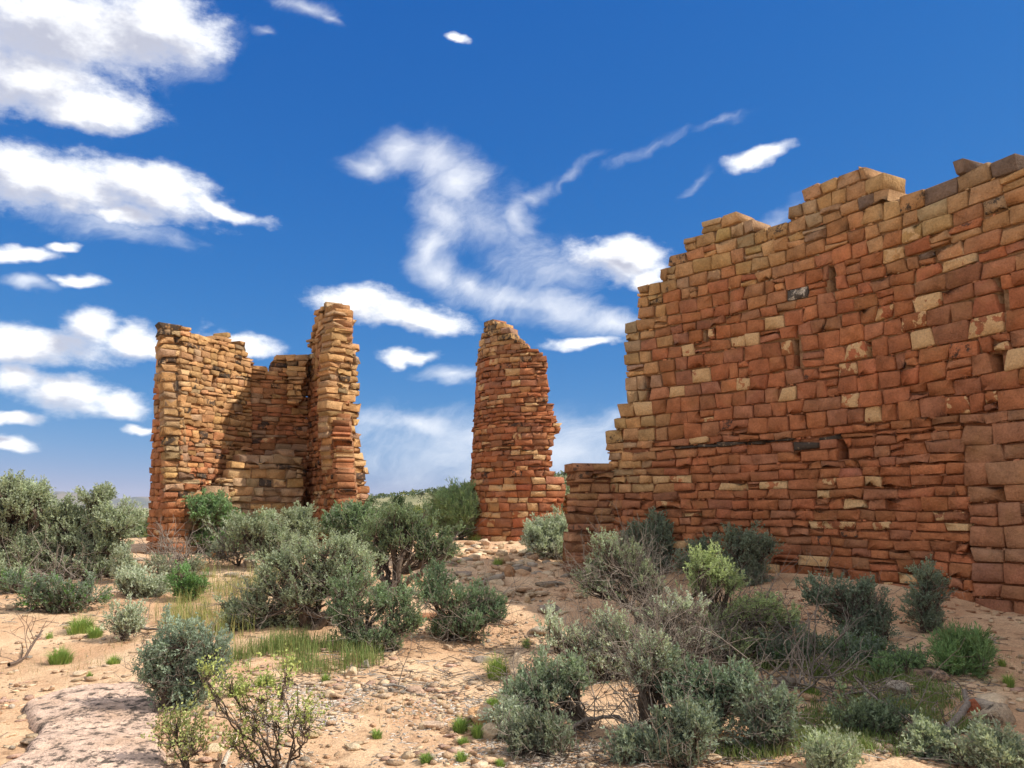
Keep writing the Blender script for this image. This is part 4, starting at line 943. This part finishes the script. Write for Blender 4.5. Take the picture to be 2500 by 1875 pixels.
# ---- tall grass and ground herbs: uncountable
def patch(name, label, regions, n, h, w, col, alt, seed, lean=.5, sink=0):
    rng = np.random.default_rng(seed); gg = Geo(); tot = sum(r[2] * r[3] for r in regions)
    for (px, py, rx, ry, *rest) in regions:
        k = int(n * rx * ry / tot); hm = rest[0] if rest else 1.0
        a_ = rng.uniform(0, 2 * pi, k); q = np.sqrt(rng.random(k)); c = ground_hit(px, py)
        e1 = ground_hit(px + rx, py) - c; up1 = ground_hit(px, py - ry)[1] - c[1]; dn1 = c[1] - ground_hit(px, min(py + ry, 1872))[1]
        dyv = np.sin(a_) * q; X = c[0] + e1[0] * np.cos(a_) * q; Y = c[1] + np.where(dyv > 0, dyv * up1, dyv * dn1)
        nn = fbm(X / .24, Y / .24, seed=seed + 3, oct=2); keep = (nn > rng.normal(.0, .14, k)) & (rng.random(k) > .95 * q ** 2.2); X, Y, nn = X[keep], Y[keep], nn[keep]
        P = np.stack([X, Y, terrain(X, Y) - .004], 1)
        blades(gg, rng, P, h * hm, w, lean, col, alt=alt)
    return tag(gg.build(name, M_LEAF), label, 'grass', None, 'stuff')
patch('tall_grass', 'yellow green tall grass between the sagebrushes left of centre', [(545, 1460, 120, 60), (610, 1430, 70, 36), (480, 1500, 110, 46), (560, 1550, 70, 40), (470, 1420, 60, 26), (690, 1410, 40, 20)], 14000, .27, .005, (.44, .39, .17), (.20, .26, .08), 81)
patch('weeds', 'green weeds in the shade under the broad sagebrush', [(700, 1600, 70, 34), (640, 1620, 60, 28), (780, 1610, 80, 30), (880, 1620, 60, 20), (560, 1625, 60, 24), (740, 1640, 120, 16, .6)], 8000, .19, .005, (.17, .26, .08), (.34, .30, .14), 82)
patch('herbs', 'green herbs carpeting the shaded ground at the lower right', [(2000, 1590, 150, 45), (1900, 1640, 140, 45), (2100, 1650, 130, 50), (2150, 1740, 180, 60, .7), (1980, 1780, 160, 60, .7), (2250, 1700, 90, 40, .7), (1900, 1560, 80, 30), (1800, 1690, 100, 50), (2120, 1830, 220, 40, .6), (2330, 1800, 120, 50, .6), (1830, 1830, 110, 36, .7), (1620, 1500, 100, 30)], 46000, .12, .0065, (.16, .235, .07), (.27, .26, .12), 83, lean=1.0)
patch('dry_grass', 'sparse dry grass scattered over the sand', [(500, 1580, 300, 60, .8), (250, 1600, 240, 80, .6), (900, 1700, 300, 90, .5), (1200, 1520, 120, 60, .8), (300, 1480, 250, 40), (1300, 1600, 160, 60, .7), (2400, 1600, 120, 100, .6)], 5200, .11, .004, (.40, .31, .18), (.28, .24, .11), 84, lean=.9)

# ---- distant shrubs on the hill and plain (one mass) and the trees one can tell apart
def far_scrub():
    rng = np.random.default_rng(90); gg = Geo()
    n = 9500; px = np.where(rng.random(n) < .5, rng.uniform(-150, 2650, n), rng.uniform(850, 1480, n)); yy = np.exp(rng.uniform(math.log(26), math.log(330), n)); X = (px - W / 2) / FPX * yy; Y = yy
    keep = (fbm(X / 14, Y / 14, seed=91, oct=3) > rng.normal(-.25, .3, n)) & (np.abs(px - 1250) < 1400); X, Y = X[keep], Y[keep]
    m = len(X); Z = terrain(X, Y); s = rng.uniform(.35, .8, m) * (1 + Y / 260)
    k = 22; v = norm(rng.normal(0, 1, (m, k, 3)) + np.array([0, 0, .25])); C = np.stack([X, Y, Z + s * .35], 1)[:, None] + v * s[:, None, None] * np.array([.62, .62, .5]) * rng.uniform(.5, 1, (m, k, 1))
    pal = np.array([(.13, .16, .085), (.085, .115, .06), (.21, .22, .07), (.17, .19, .11)])[rng.choice(4, m, p=[.45, .25, .14, .16])]
    sz = (.16 * s)[:, None, None]; a = norm(rng.normal(0, 1, (m, k, 3))); b = norm(np.cross(a, rng.normal(0, 1, (m, k, 3))))
    V = np.stack([C - a * sz, C + b * sz * .7, C + a * sz, C - b * sz * .7], 2).reshape(-1, 3)
    c = np.clip(pal[:, None] * (1 + rng.normal(0, .2, (m, k, 1))), .01, .5); c = np.concatenate([c, np.zeros((m, k, 1))], -1).reshape(-1, 4)
    gg.add(V, np.arange(len(V)).reshape(-1, 4), np.repeat(c, 4, 0))
    tag(gg.build('desert_scrub', M_LEAF), 'distant sage scrub covering the plain and hillside', 'scrub', None, 'stuff')
far_scrub()
def far_tree(label, px, py, w, h, dist, col, seed, kind='juniper_tree'):
    rng = np.random.default_rng(seed); sc = dist / FPX; c = at(px, py, dist); z0 = float(terrain(c[0], c[1])); R = np.array([w * sc, w * sc, h * sc]) * .5
    root = empty(kind, (c[0], c[1], z0), label=label, cat='tree', group='distant junipers')
    zc = max(c[2], z0 + R[2] * .9); tr, cr = Geo(), Geo()
    for q in range(4): tube(tr, gnarl(np.array([c[0] + rng.normal(0, .05), c[1], z0 - .1]), np.array([c[0], c[1], zc]) + rng.normal(0, .35, 3) * R, rng, 6, .1), np.linspace(.10, .03, 6) * min(2., h * sc / 2.5), 5, (*BARK, 0))
    for lobe in range(7):
        lc = np.array([c[0], c[1], zc]) + norm(rng.normal(0, 1, 3) + np.array([0, 0, .2])) * R * .55
        m = 60; v = norm(rng.normal(0, 1, (m, 3))); S = lc + v * R * .55 * rng.uniform(.4, 1, (m, 1)); leaves(cr, rng, S, norm(v + np.array([0, 0, .6])), .14 * R[2], 7, .14 * R[2], .07 * R[2], np.array(col) * (1 + rng.normal(0, .12)), .2)
    tr.build('trunk', M_BARK, root, True); cr.build('crown', M_LEAF, root)
far_tree('rounded juniper on the hill skyline left of the curved tower', 1084, 1202, 22, 16, 150, (.085, .11, .05), 1)
far_tree('pale shrubby tree on the skyline, the left of the two hilltop trees', 1028, 1208, 22, 14, 150, (.13, .14, .08), 2)
far_tree('dark green juniper on the slope behind the central sagebrush', 974, 1226, 30, 34, 45, (.075, .105, .05), 3)
far_tree('green juniper just right of the horseshoe tower', 908, 1222, 18, 20, 70, (.09, .12, .05), 4)
far_tree('small dark tree on the skyline right of the curved tower', 1379, 1157, 10, 10, 170, (.07, .09, .045), 5)
far_tree('yellow flowering bush behind the central sagebrush, by the green one', 1020, 1252, 40, 22, 32, (.30, .30, .06), 6, 'flowering_bush')

# ---------------------------------------------------------------- rocks
def icosphere(n):
    import bmesh
    bm = bmesh.new(); bmesh.ops.create_icosphere(bm, subdivisions=n, radius=1.0)
    V = np.array([v.co[:] for v in bm.verts]); F = np.array([[v.index for v in f.verts] for f in bm.faces]); bm.free(); return V, F
ICO2, ICO3 = icosphere(2), icosphere(3)
def rock_verts(rng, size, cuts=11, ico=ICO3, rough=.05):
    V = ico[0].copy() * 1.25
    for _ in range(cuts):
        n = norm(rng.normal(0, 1, 3)); d = rng.uniform(.62, .98); s = V @ n; V = np.where((s > d)[:, None], V - (s - d)[:, None] * n, V)
    V = V * (1 + rough * fbm(V[:, 0] * 2.5, V[:, 1] * 2.5, V[:, 2] * 2.5 + rng.uniform(0, 50), seed=7, oct=3)[:, None])
    V = V / np.abs(V).max(0); return V * size
M_ROCK = stone_material('rubble_sandstone', pale=(.66, .50, .33), dark=(.075, .062, .05), bs=1.0, lsc=10)
CREAM, ORANGE, ROSE, GREYR = (.62, .46, .29), (.58, .34, .16), (.52, .33, .24), (.38, .31, .235)
def rock(label, px, py, rx, ry, col=CREAM, al=.3, seed=0, name='rock', flat=False, tilt=0):
    rng = np.random.default_rng(7000 + seed); b = ground_hit(px, py + ry * .75); sc = b[1] / FPX
    hz = ry * sc * (1.0 if flat else 1.15); w = rx * sc
    V = rock_verts(rng, np.array([w, w * rng.uniform(.7, 1.0), hz]), 9 if flat else 12)
    if flat: V[:, 2] = np.clip(V[:, 2], -hz * .7, hz * .62)
    a = rng.uniform(-.35, .35) + tilt; V = V @ np.array([[cos(a), 0, sin(a)], [0, 1, 0], [-sin(a), 0, cos(a)]]) if not flat else V
    c = b + np.array([0, w * .4, hz * .55]); gg = Geo(); gg.add(V + c, ICO3[1], (*vary(col, rng, .07), al))
    tag(gg.build(name, M_ROCK, None, False, b), label, 'rock', 'loose rocks on the sand')
ROCKS = [('tall pale boulder standing beside a green tuft in the foreground', 1258, 1632, 22, 36, CREAM, .7), ('angular orange boulder in the middle foreground', 1176, 1736, 38, 28, ORANGE, .4), ('flat cream stone left of the orange boulder', 1051, 1768, 30, 11, CREAM, .3),
 ('round pale rock at the shade edge left of centre', 857, 1640, 16, 13, CREAM, .6), ('small grey-white rock beside the round pale one, in shade', 893, 1622, 11, 12, GREYR, .3), ('flat rose slab on the bark litter', 1014, 1684, 30, 9, ROSE, .1), ('white boulder in front of the orange boulder', 1198, 1783, 28, 19, CREAM, .8),
 ('white boulder behind the low grey sage', 1283, 1783, 26, 16, CREAM, .7), ('pale flat stone on litter near the bottom left of centre', 859, 1815, 22, 9, CREAM, .5), ('dark sided boulder on the bare path', 1322, 1529, 32, 15, GREYR, .3), ('low grey slab with dark underside on the path', 1338, 1486, 36, 15, GREYR, -.2),
 ('grey lichened rock in shade beside the path, below the sprawling sagebrush', 1180, 1592, 26, 12, GREYR, -.3), ('white block on the rubble in front of the curved tower', 1222, 1424, 17, 13, CREAM, .8), ('orange brown block leaning on the white block', 1243, 1408, 13, 14, (.36, .19, .10), .0),
 ('large pale block on the rubble slope right of centre', 1290, 1371, 19, 13, CREAM, .5), ('brown wedge of rock on the rubble slope', 1235, 1377, 20, 11, (.40, .24, .13), .1), ('rounded grey boulder right of the tree-like sagebrush', 1132, 1399, 26, 12, GREYR, -.1), ('cream stone under the rounded grey boulder', 1140, 1416, 22, 9, CREAM, .3),
 ('cream boulder at the foot of the curved tower, left', 1187, 1327, 13, 10, CREAM, .5), ('small cream boulder at the foot of the curved tower, middle', 1224, 1333, 10, 9, CREAM, .5), ('flat cream block below the curved tower', 1277, 1343, 19, 9, CREAM, .4), ('orange slab at the wall stub foot', 1368, 1374, 20, 10, ORANGE, .1),
 ('flat grey slab across the path near the wall stub', 1340, 1430, 40, 9, GREYR, -.3), ('flat tan slab on the path, left part', 1225, 1465, 26, 8, (.42, .28, .17), .0), ('upright pale stone on the path', 1287, 1462, 8, 13, CREAM, .3), ('small pale slab low on the path', 1372, 1495, 18, 7, CREAM, .2),
 ('pale rock at the foot of the broad sagebrush, on the path side', 1094, 1572, 14, 8, CREAM, .3), ('cream rock half buried under the overhanging sagebrush', 1240, 1512, 22, 10, (.5, .33, .2), .1),
 ('small cream stone near the bottom edge, centre right', 1425, 1842, 13, 8, CREAM, .4), ('pale flat stone on sand between two tufts at the left', 194, 1645, 19, 7, CREAM, .6), ('pale rock at the left edge under the sagebrush', 25, 1482, 17, 9, CREAM, .5), ('cream rock near the left edge of the sagebrush shade', 70, 1468, 22, 9, CREAM, .3),
 ('long lichen spotted rock in the grass at the right', 2275, 1660, 54, 18, (.36, .24, .16), -.45), ('pale angular rock in the herbs at the lower right', 2117, 1706, 17, 12, CREAM, .6), ('small pale rock right of the angular one in the herbs', 2141, 1727, 12, 9, CREAM, .5), ('red block beside a dead log at the lower right', 2381, 1738, 21, 19, (.36, .12, .06), .0),
 ('lichen covered boulder at the right edge below the path', 2455, 1762, 46, 26, (.44, .32, .22), -.25), ('small tan stone in the shade beside a forked stick', 1893, 1647, 18, 8, (.45, .31, .18), .1), ('mottled grey rock in the herbs left of the long lichened one', 2202, 1695, 32, 19, GREYR, -.2), ('flat slab below the long lichened rock', 2300, 1692, 34, 8, (.42, .29, .19), .0),
 ('orange flat stone under the dark twiggy sagebrush', 1771, 1795, 48, 20, ORANGE, .5), ('pale rock at the bottom edge under sagebrush', 1742, 1852, 22, 10, CREAM, .5), ('triangular tan rock by the log at the lower right', 2275, 1780, 18, 14, (.42, .29, .18), .1), ('orange lichened rock under the bushes before the horseshoe tower', 531, 1350, 20, 10, (.42, .18, .04), .0),
 ('pale stone on bark litter right of the branching plant', 803, 1701, 15, 10, CREAM, .4), ('thin pale slab below the shaded weeds', 800, 1670, 20, 6, CREAM, .2), ('cream stone beside the small leafy plant at the bottom left', 524, 1820, 24, 10, CREAM, .4), ('tan stone near the bottom edge left of centre', 760, 1795, 22, 9, (.48, .33, .2), .2),
 ('orange tan boulder under the leaning sagebrush pair', 1262, 1752, 22, 18, (.48, .29, .15), .2), ('cream rubble block right of the bare twiggy bush', 690, 1398, 24, 9, CREAM, .4), ('cream rubble block below the bare twiggy bush', 600, 1400, 22, 9, CREAM, .4), ('pale rubble at the left foot of the horseshoe tower', 405, 1346, 24, 8, CREAM, .3)]
for i, (lb, px, py, rx, ry, c, al) in enumerate(ROCKS): rock(lb, px, py, rx, ry, c, al, i, flat=ry < rx * .55)

# the big lichen covered slab at the lower left, with two plates lying on it
def slab(label, poly_px, h, seed, name='rock_slab', col=(.68, .48, .36), al=-.33):
    P = np.array([ground_hit(*p)[:2] for p in poly_px]); lo, hi = P.min(0) - .1, P.max(0) + .1; st = .03
    xs = np.arange(lo[0], hi[0], st); ys = np.arange(lo[1], hi[1], st); X, Y = np.meshgrid(xs, ys, indexing='ij')
    X = X + .012 * fbm(X * 9, Y * 9, seed=seed, oct=2); d = np.full(X.shape, 1e9); inside = np.zeros(X.shape, bool)
    for i in range(len(P)):
        a, b = P[i], P[(i + 1) % len(P)]; ab = b - a; t = np.clip(((X - a[0]) * ab[0] + (Y - a[1]) * ab[1]) / (ab @ ab), 0, 1)
        d = np.minimum(d, np.hypot(X - a[0] - t * ab[0], Y - a[1] - t * ab[1]))
        inside ^= ((a[1] > Y) != (b[1] > Y)) & (X < (b[0] - a[0]) * (Y - a[1]) / (b[1] - a[1] + 1e-12) + a[0])
    d = np.where(inside, d, -d) + .03 * fbm(X * 4, Y * 4, seed=seed + 1, oct=3)
    base = terrain(P[:, 0].mean(), P[:, 1].mean(), False)
    Z = terrain(X, Y, False) * .6 + base * .4 + h * sstep(-.015, .05, d) + .025 * fbm(X * 2.5, Y * 2.5, seed=seed + 2, oct=4) - .02 + .02 * sstep(.05, .5, d)
    Z = np.where(d < -.005, terrain(X, Y) - .06, Z)
    n, m = X.shape; idx = np.arange(n * m).reshape(n, m); k = (d[:-1, :-1] > -.05) | (d[1:, 1:] > -.05) | (d[1:, :-1] > -.05) | (d[:-1, 1:] > -.05)
    F = np.stack([idx[:-1, :-1], idx[1:, :-1], idx[1:, 1:], idx[:-1, 1:]], -1)[k]
    used = np.unique(F); re = np.full(n * m, -1); re[used] = np.arange(len(used)); V = np.stack([X, Y, Z], -1).reshape(-1, 3)[used]
    gg = Geo(); gg.add(V, re[F], (*col, al)); b = np.array([*P.mean(0), base])
    return tag(gg.build(name, M_ROCK, None, True, b), label, 'rock')
slab('large flat slab spotted with dark lichen in the lower left corner', [(60, 1720), (180, 1672), (340, 1662), (382, 1700), (400, 1740), (388, 1780), (386, 1820), (408, 1850), (406, 1905), (-40, 1905), (60, 1850), (90, 1800)], .05, 41)
rock('thin tan plate of rock lying on the lichen slab, front one', 134, 1757, 50, 13, (.48, .36, .26), -.1, 101, 'rock_plate', True)
rock('thin pale plate of rock lying on the lichen slab, rear one', 105, 1727, 40, 9, (.5, .38, .27), .1, 102, 'rock_plate', True)
rock('small brown plate of rock at the left side of the lichen slab', 80, 1806, 40, 10, (.42, .3, .2), -.2, 103, 'rock_plate', True)

# ---------------------------------------------------------------- dead wood
def stick(label, pts, r0, r1, seed, name='dead_branch', col=DEAD, twigs=0, lift=.03):
    rng = np.random.default_rng(8000 + seed); P = np.array([ground_hit(*p[:2]) + np.array([0, 0, lift + (p[2] if len(p) > 2 else 0)]) for p in pts])
    t = np.linspace(0, len(P) - 1, 5 * len(P)); Q = np.stack([np.interp(t, np.arange(len(P)), P[:, k]) for k in range(3)], 1)
    Q += np.cumsum(rng.normal(0, .004, Q.shape), 0) * .8; gg = Geo(); tube(gg, Q, np.linspace(r0, r1, len(Q)), 6, (*(np.array(col) * rng.uniform(.85, 1.1)), 0))
    if twigs: dead_twigs(gg, rng, Q[2:], norm(np.gradient(Q, axis=0))[2:], twigs, .3, .005, col)
    tag(gg.build(name, M_BARK, None, True, P[0]), label, 'branch', 'dead wood on the ground')
stick('weathered grey log under the sagebrush with the raised sprig', [(205, 1418), (260, 1402), (330, 1410)], .06, .03, 1, 'dead_log', twigs=8)
stick('dark dead branch leaning on the sand at the left edge', [(22, 1618), (60, 1602), (98, 1575, .14)], .018, .008, 2, col=DBROWN, twigs=7)
stick('grey stick on the sand behind the round sagebrush', [(325, 1528), (365, 1536), (400, 1548)], .022, .010, 3, twigs=4)
stick('curved weathered log beside the red block at the lower right', [(2302, 1802), (2335, 1778), (2366, 1752, .06), (2352, 1735, .10)], .035, .018, 4, 'dead_log', twigs=3)
stick('long thin dead branch across the herbs at the lower right', [(2088, 1705, .14), (2130, 1730, .08), (2196, 1772, .05), (2250, 1812, .03), (2300, 1850)], .012, .010, 5, twigs=14)
stick('forked grey stick standing in the herbs', [(1925, 1662), (1942, 1640, .06), (1941, 1640, .20)], .014, .006, 6, twigs=4)
stick('dark horizontal dead branch over the orange flat stone', [(1722, 1785, .12), (1765, 1788, .11), (1806, 1790, .10)], .018, .012, 7, col=DBROWN, twigs=3)
stick('pale bleached stick at the bottom edge left of the branching plant', [(545, 1866), (575, 1835, .05)], .018, .012, 8, col=(.5, .42, .33))
stick('bent grey roots and stems below the leaning sagebrush pair', [(1360, 1812), (1430, 1785, .05), (1500, 1778, .06), (1560, 1795)], .016, .010, 9, twigs=16)
stick('red brown log under the broad sagebrush', [(1010, 1518), (1060, 1512), (1115, 1514)], .05, .04, 10, 'dead_log', col=(.30, .15, .08))
stick('bleached stick on the litter left of the rose slab', [(935, 1685), (990, 1690)], .014, .008, 11, col=(.34, .29, .24), twigs=3)
def brush_pile(label, px, py, rx, n, seed):
    rng = np.random.default_rng(seed); b = ground_hit(px, py); sc = b[1] / FPX; gg = Geo()
    P = b + rng.normal(0, 1, (40, 3)) * np.array([rx * sc * .5, rx * sc * .3, .03]) + np.array([0, 0, .06]); D = norm(rng.normal(0, 1, (40, 3)) * np.array([1, 1, .3]))
    dead_twigs(gg, rng, P, D, n, .5, .009, DEAD); tag(gg.build('brush_pile', M_BARK, None, False, b), label, 'brush', 'dead wood on the ground')
brush_pile('grey heap of dead brush in front of the horseshoe tower', 425, 1380, 90, 90, 1)
brush_pile('small heap of dead stems under the low tangled sage at the left', 120, 1420, 80, 50, 2)
brush_pile('dead brush beside the stick in the herbs at the lower right', 1990, 1690, 90, 40, 3)

# ---------------------------------------------------------------- litter and gravel: uncountable
def scatter_px(rng, n, x0, x1, y0, y1, seed, bias):
    px = rng.uniform(x0, x1, n); py = rng.uniform(y0, y1, n); D = FWD[None] * FPX + RGT[None] * (px - W / 2)[:, None] + UPV[None] * (H / 2 - py)[:, None]
    Y = np.full(n, 8.0)
    for _ in range(25):
        z = terrain(D[:, 0] / D[:, 1] * Y, Y, False); Y = .5 * Y + .5 * np.clip((z - 1.6) * D[:, 1] / np.minimum(D[:, 2], -1e-3), 2, 30)
    X = D[:, 0] / D[:, 1] * Y; nn = fbm(X / .7, Y / .7, seed=seed, oct=3); k = nn > rng.normal(bias, .2, n); return X[k], Y[k]
def chips(name, label, X, Y, seed, lmin, lmax, aspect, cols, flat=.35):
    rng = np.random.default_rng(seed); m = len(X); base = rock_verts(np.random.default_rng(3), np.ones(3), 9, icosphere(1), .1); F = icosphere(1)[1]
    l = rng.uniform(lmin, lmax, m) ** 1.0; a = rng.uniform(0, 2 * pi, m); w = l * rng.uniform(aspect * .6, aspect * 1.4, m)
    S = np.stack([l, w, w * flat * rng.uniform(.7, 1.3, m)], 1) * .5; V = base[None] * S[:, None]
    c_, s_ = np.cos(a)[:, None], np.sin(a)[:, None]; V = np.stack([V[..., 0] * c_ - V[..., 1] * s_, V[..., 0] * s_ + V[..., 1] * c_, V[..., 2] + V[..., 0] * rng.normal(0, .12, (m, 1))], -1)
    V = V + np.stack([X, Y, terrain(X, Y) + S[:, 2] * .5], 1)[:, None]
    cc = np.array(cols)[rng.integers(0, len(cols), m)] * rng.uniform(.7, 1.2, (m, 1)); cc = np.concatenate([cc, np.zeros((m, 1))], 1)
    gg = Geo(); gg.add(V.reshape(-1, 3), (F[None] + np.arange(m)[:, None, None] * len(base)).reshape(-1, 3), np.repeat(cc, len(base), 0))
    tag(gg.build(name, M_ROCK if 'gravel' in name else M_BARK), label, 'litter' if 'gravel' not in name else 'gravel', None, 'stuff')
rng = np.random.default_rng(99)
X1, Y1 = scatter_px(rng, 15000, 560, 1330, 1665, 1875, 61, .02); X2, Y2 = scatter_px(rng, 2600, 1300, 1650, 1790, 1875, 62, -.1)
chips('bark_litter', 'bleached bark chips littering the sand in the foreground', np.concatenate([X1, X2]), np.concatenate([Y1, Y2]), 5, .02, .06, .28, [(.55, .48, .40), (.38, .31, .24), (.66, .59, .50), (.26, .20, .15)])
X1, Y1 = scatter_px(rng, 3600, -60, 2560, 1500, 1875, 63, .18); X2, Y2 = scatter_px(rng, 1800, 1000, 1480, 1330, 1560, 64, .0); X3, Y3 = scatter_px(rng, 900, 380, 800, 1350, 1420, 65, .0)
chips('gravel', 'small stones and gravel strewn over the sand', np.concatenate([X1, X2, X3]), np.concatenate([Y1, Y2, Y3]), 6, .018, .075, .75, [CREAM, (.46, .31, .19), (.40, .24, .14), GREYR], .6)

X1, Y1 = scatter_px(rng, 560, 960, 1460, 1325, 1470, 66, -.15); X2, Y2 = scatter_px(rng, 160, 330, 800, 1345, 1415, 67, -.1); X3, Y3 = scatter_px(rng, 30, 1900, 2500, 1640, 1875, 68, .05)
chips('rubble_gravel', 'fallen building rubble strewn between the ruins', np.concatenate([X1, X2, X3]), np.concatenate([Y1, Y2, Y3]), 7, .10, .34, .7, [CREAM, (.66, .5, .33), (.62, .45, .28), (.54, .34, .2), GREYR], .45)

# fine dead twigs lying all about
def twig_litter(n, boxes, seed):
    rng = np.random.default_rng(seed); gg = Geo()
    for (x0, x1, y0, y1, share) in boxes:
        X, Y = scatter_px(rng, int(n * share), x0, x1, y0, y1, seed, -.05); m = len(X); a = rng.uniform(0, 2 * pi, m); l = rng.uniform(.05, .22, m)
        P = np.stack([X, Y, terrain(X, Y) + .006], 1); Q = P + np.stack([np.cos(a) * l, np.sin(a) * l, rng.uniform(-.01, .035, m)], 1); Q[:, 2] = np.maximum(Q[:, 2], terrain(Q[:, 0], Q[:, 1]) + .004)
        c = np.array([(.30, .255, .21), (.16, .115, .085), (.42, .37, .31), (.22, .17, .13)])[rng.integers(0, 4, m)] * rng.uniform(.7, 1.2, (m, 1))
        prisms(gg, P, Q, .0042, .0025, np.concatenate([c, np.zeros((m, 1))], 1))
    tag(gg.build('twig_litter', M_BARK), 'fine dead twigs littering the ground beneath the sagebrushes', 'litter', None, 'stuff')
twig_litter(7000, [(1250, 2450, 1560, 1875, .60), (600, 1250, 1520, 1700, .16), (0, 350, 1400, 1520, .12), (350, 900, 1340, 1450, .12)], 71)

X1, Y1 = scatter_px(rng, 520, 380, 1350, 1600, 1875, 72, .05); X2, Y2 = scatter_px(rng, 260, 0, 420, 1520, 1875, 73, .1); X3, Y3 = scatter_px(rng, 160, 2300, 2500, 1520, 1875, 74, .0)
chips('flat_gravel', 'flat broken stone chips lying on the sunlit soil', np.concatenate([X1, X2, X3]), np.concatenate([Y1, Y2, Y3]), 8, .04, .15, .65, [CREAM, (.64, .47, .32), (.56, .38, .24), ROSE], .28)

X1, Y1 = scatter_px(rng, 900, 1560, 2500, 1385, 1520, 75, -.02)
chips('wall_foot_gravel', 'fallen chips and mortar crumbs along the foot of the long wall', X1, Y1, 9, .02, .12, .6, [(.50, .27, .15), (.42, .19, .10), (.58, .40, .25), (.36, .2, .12)], .4)
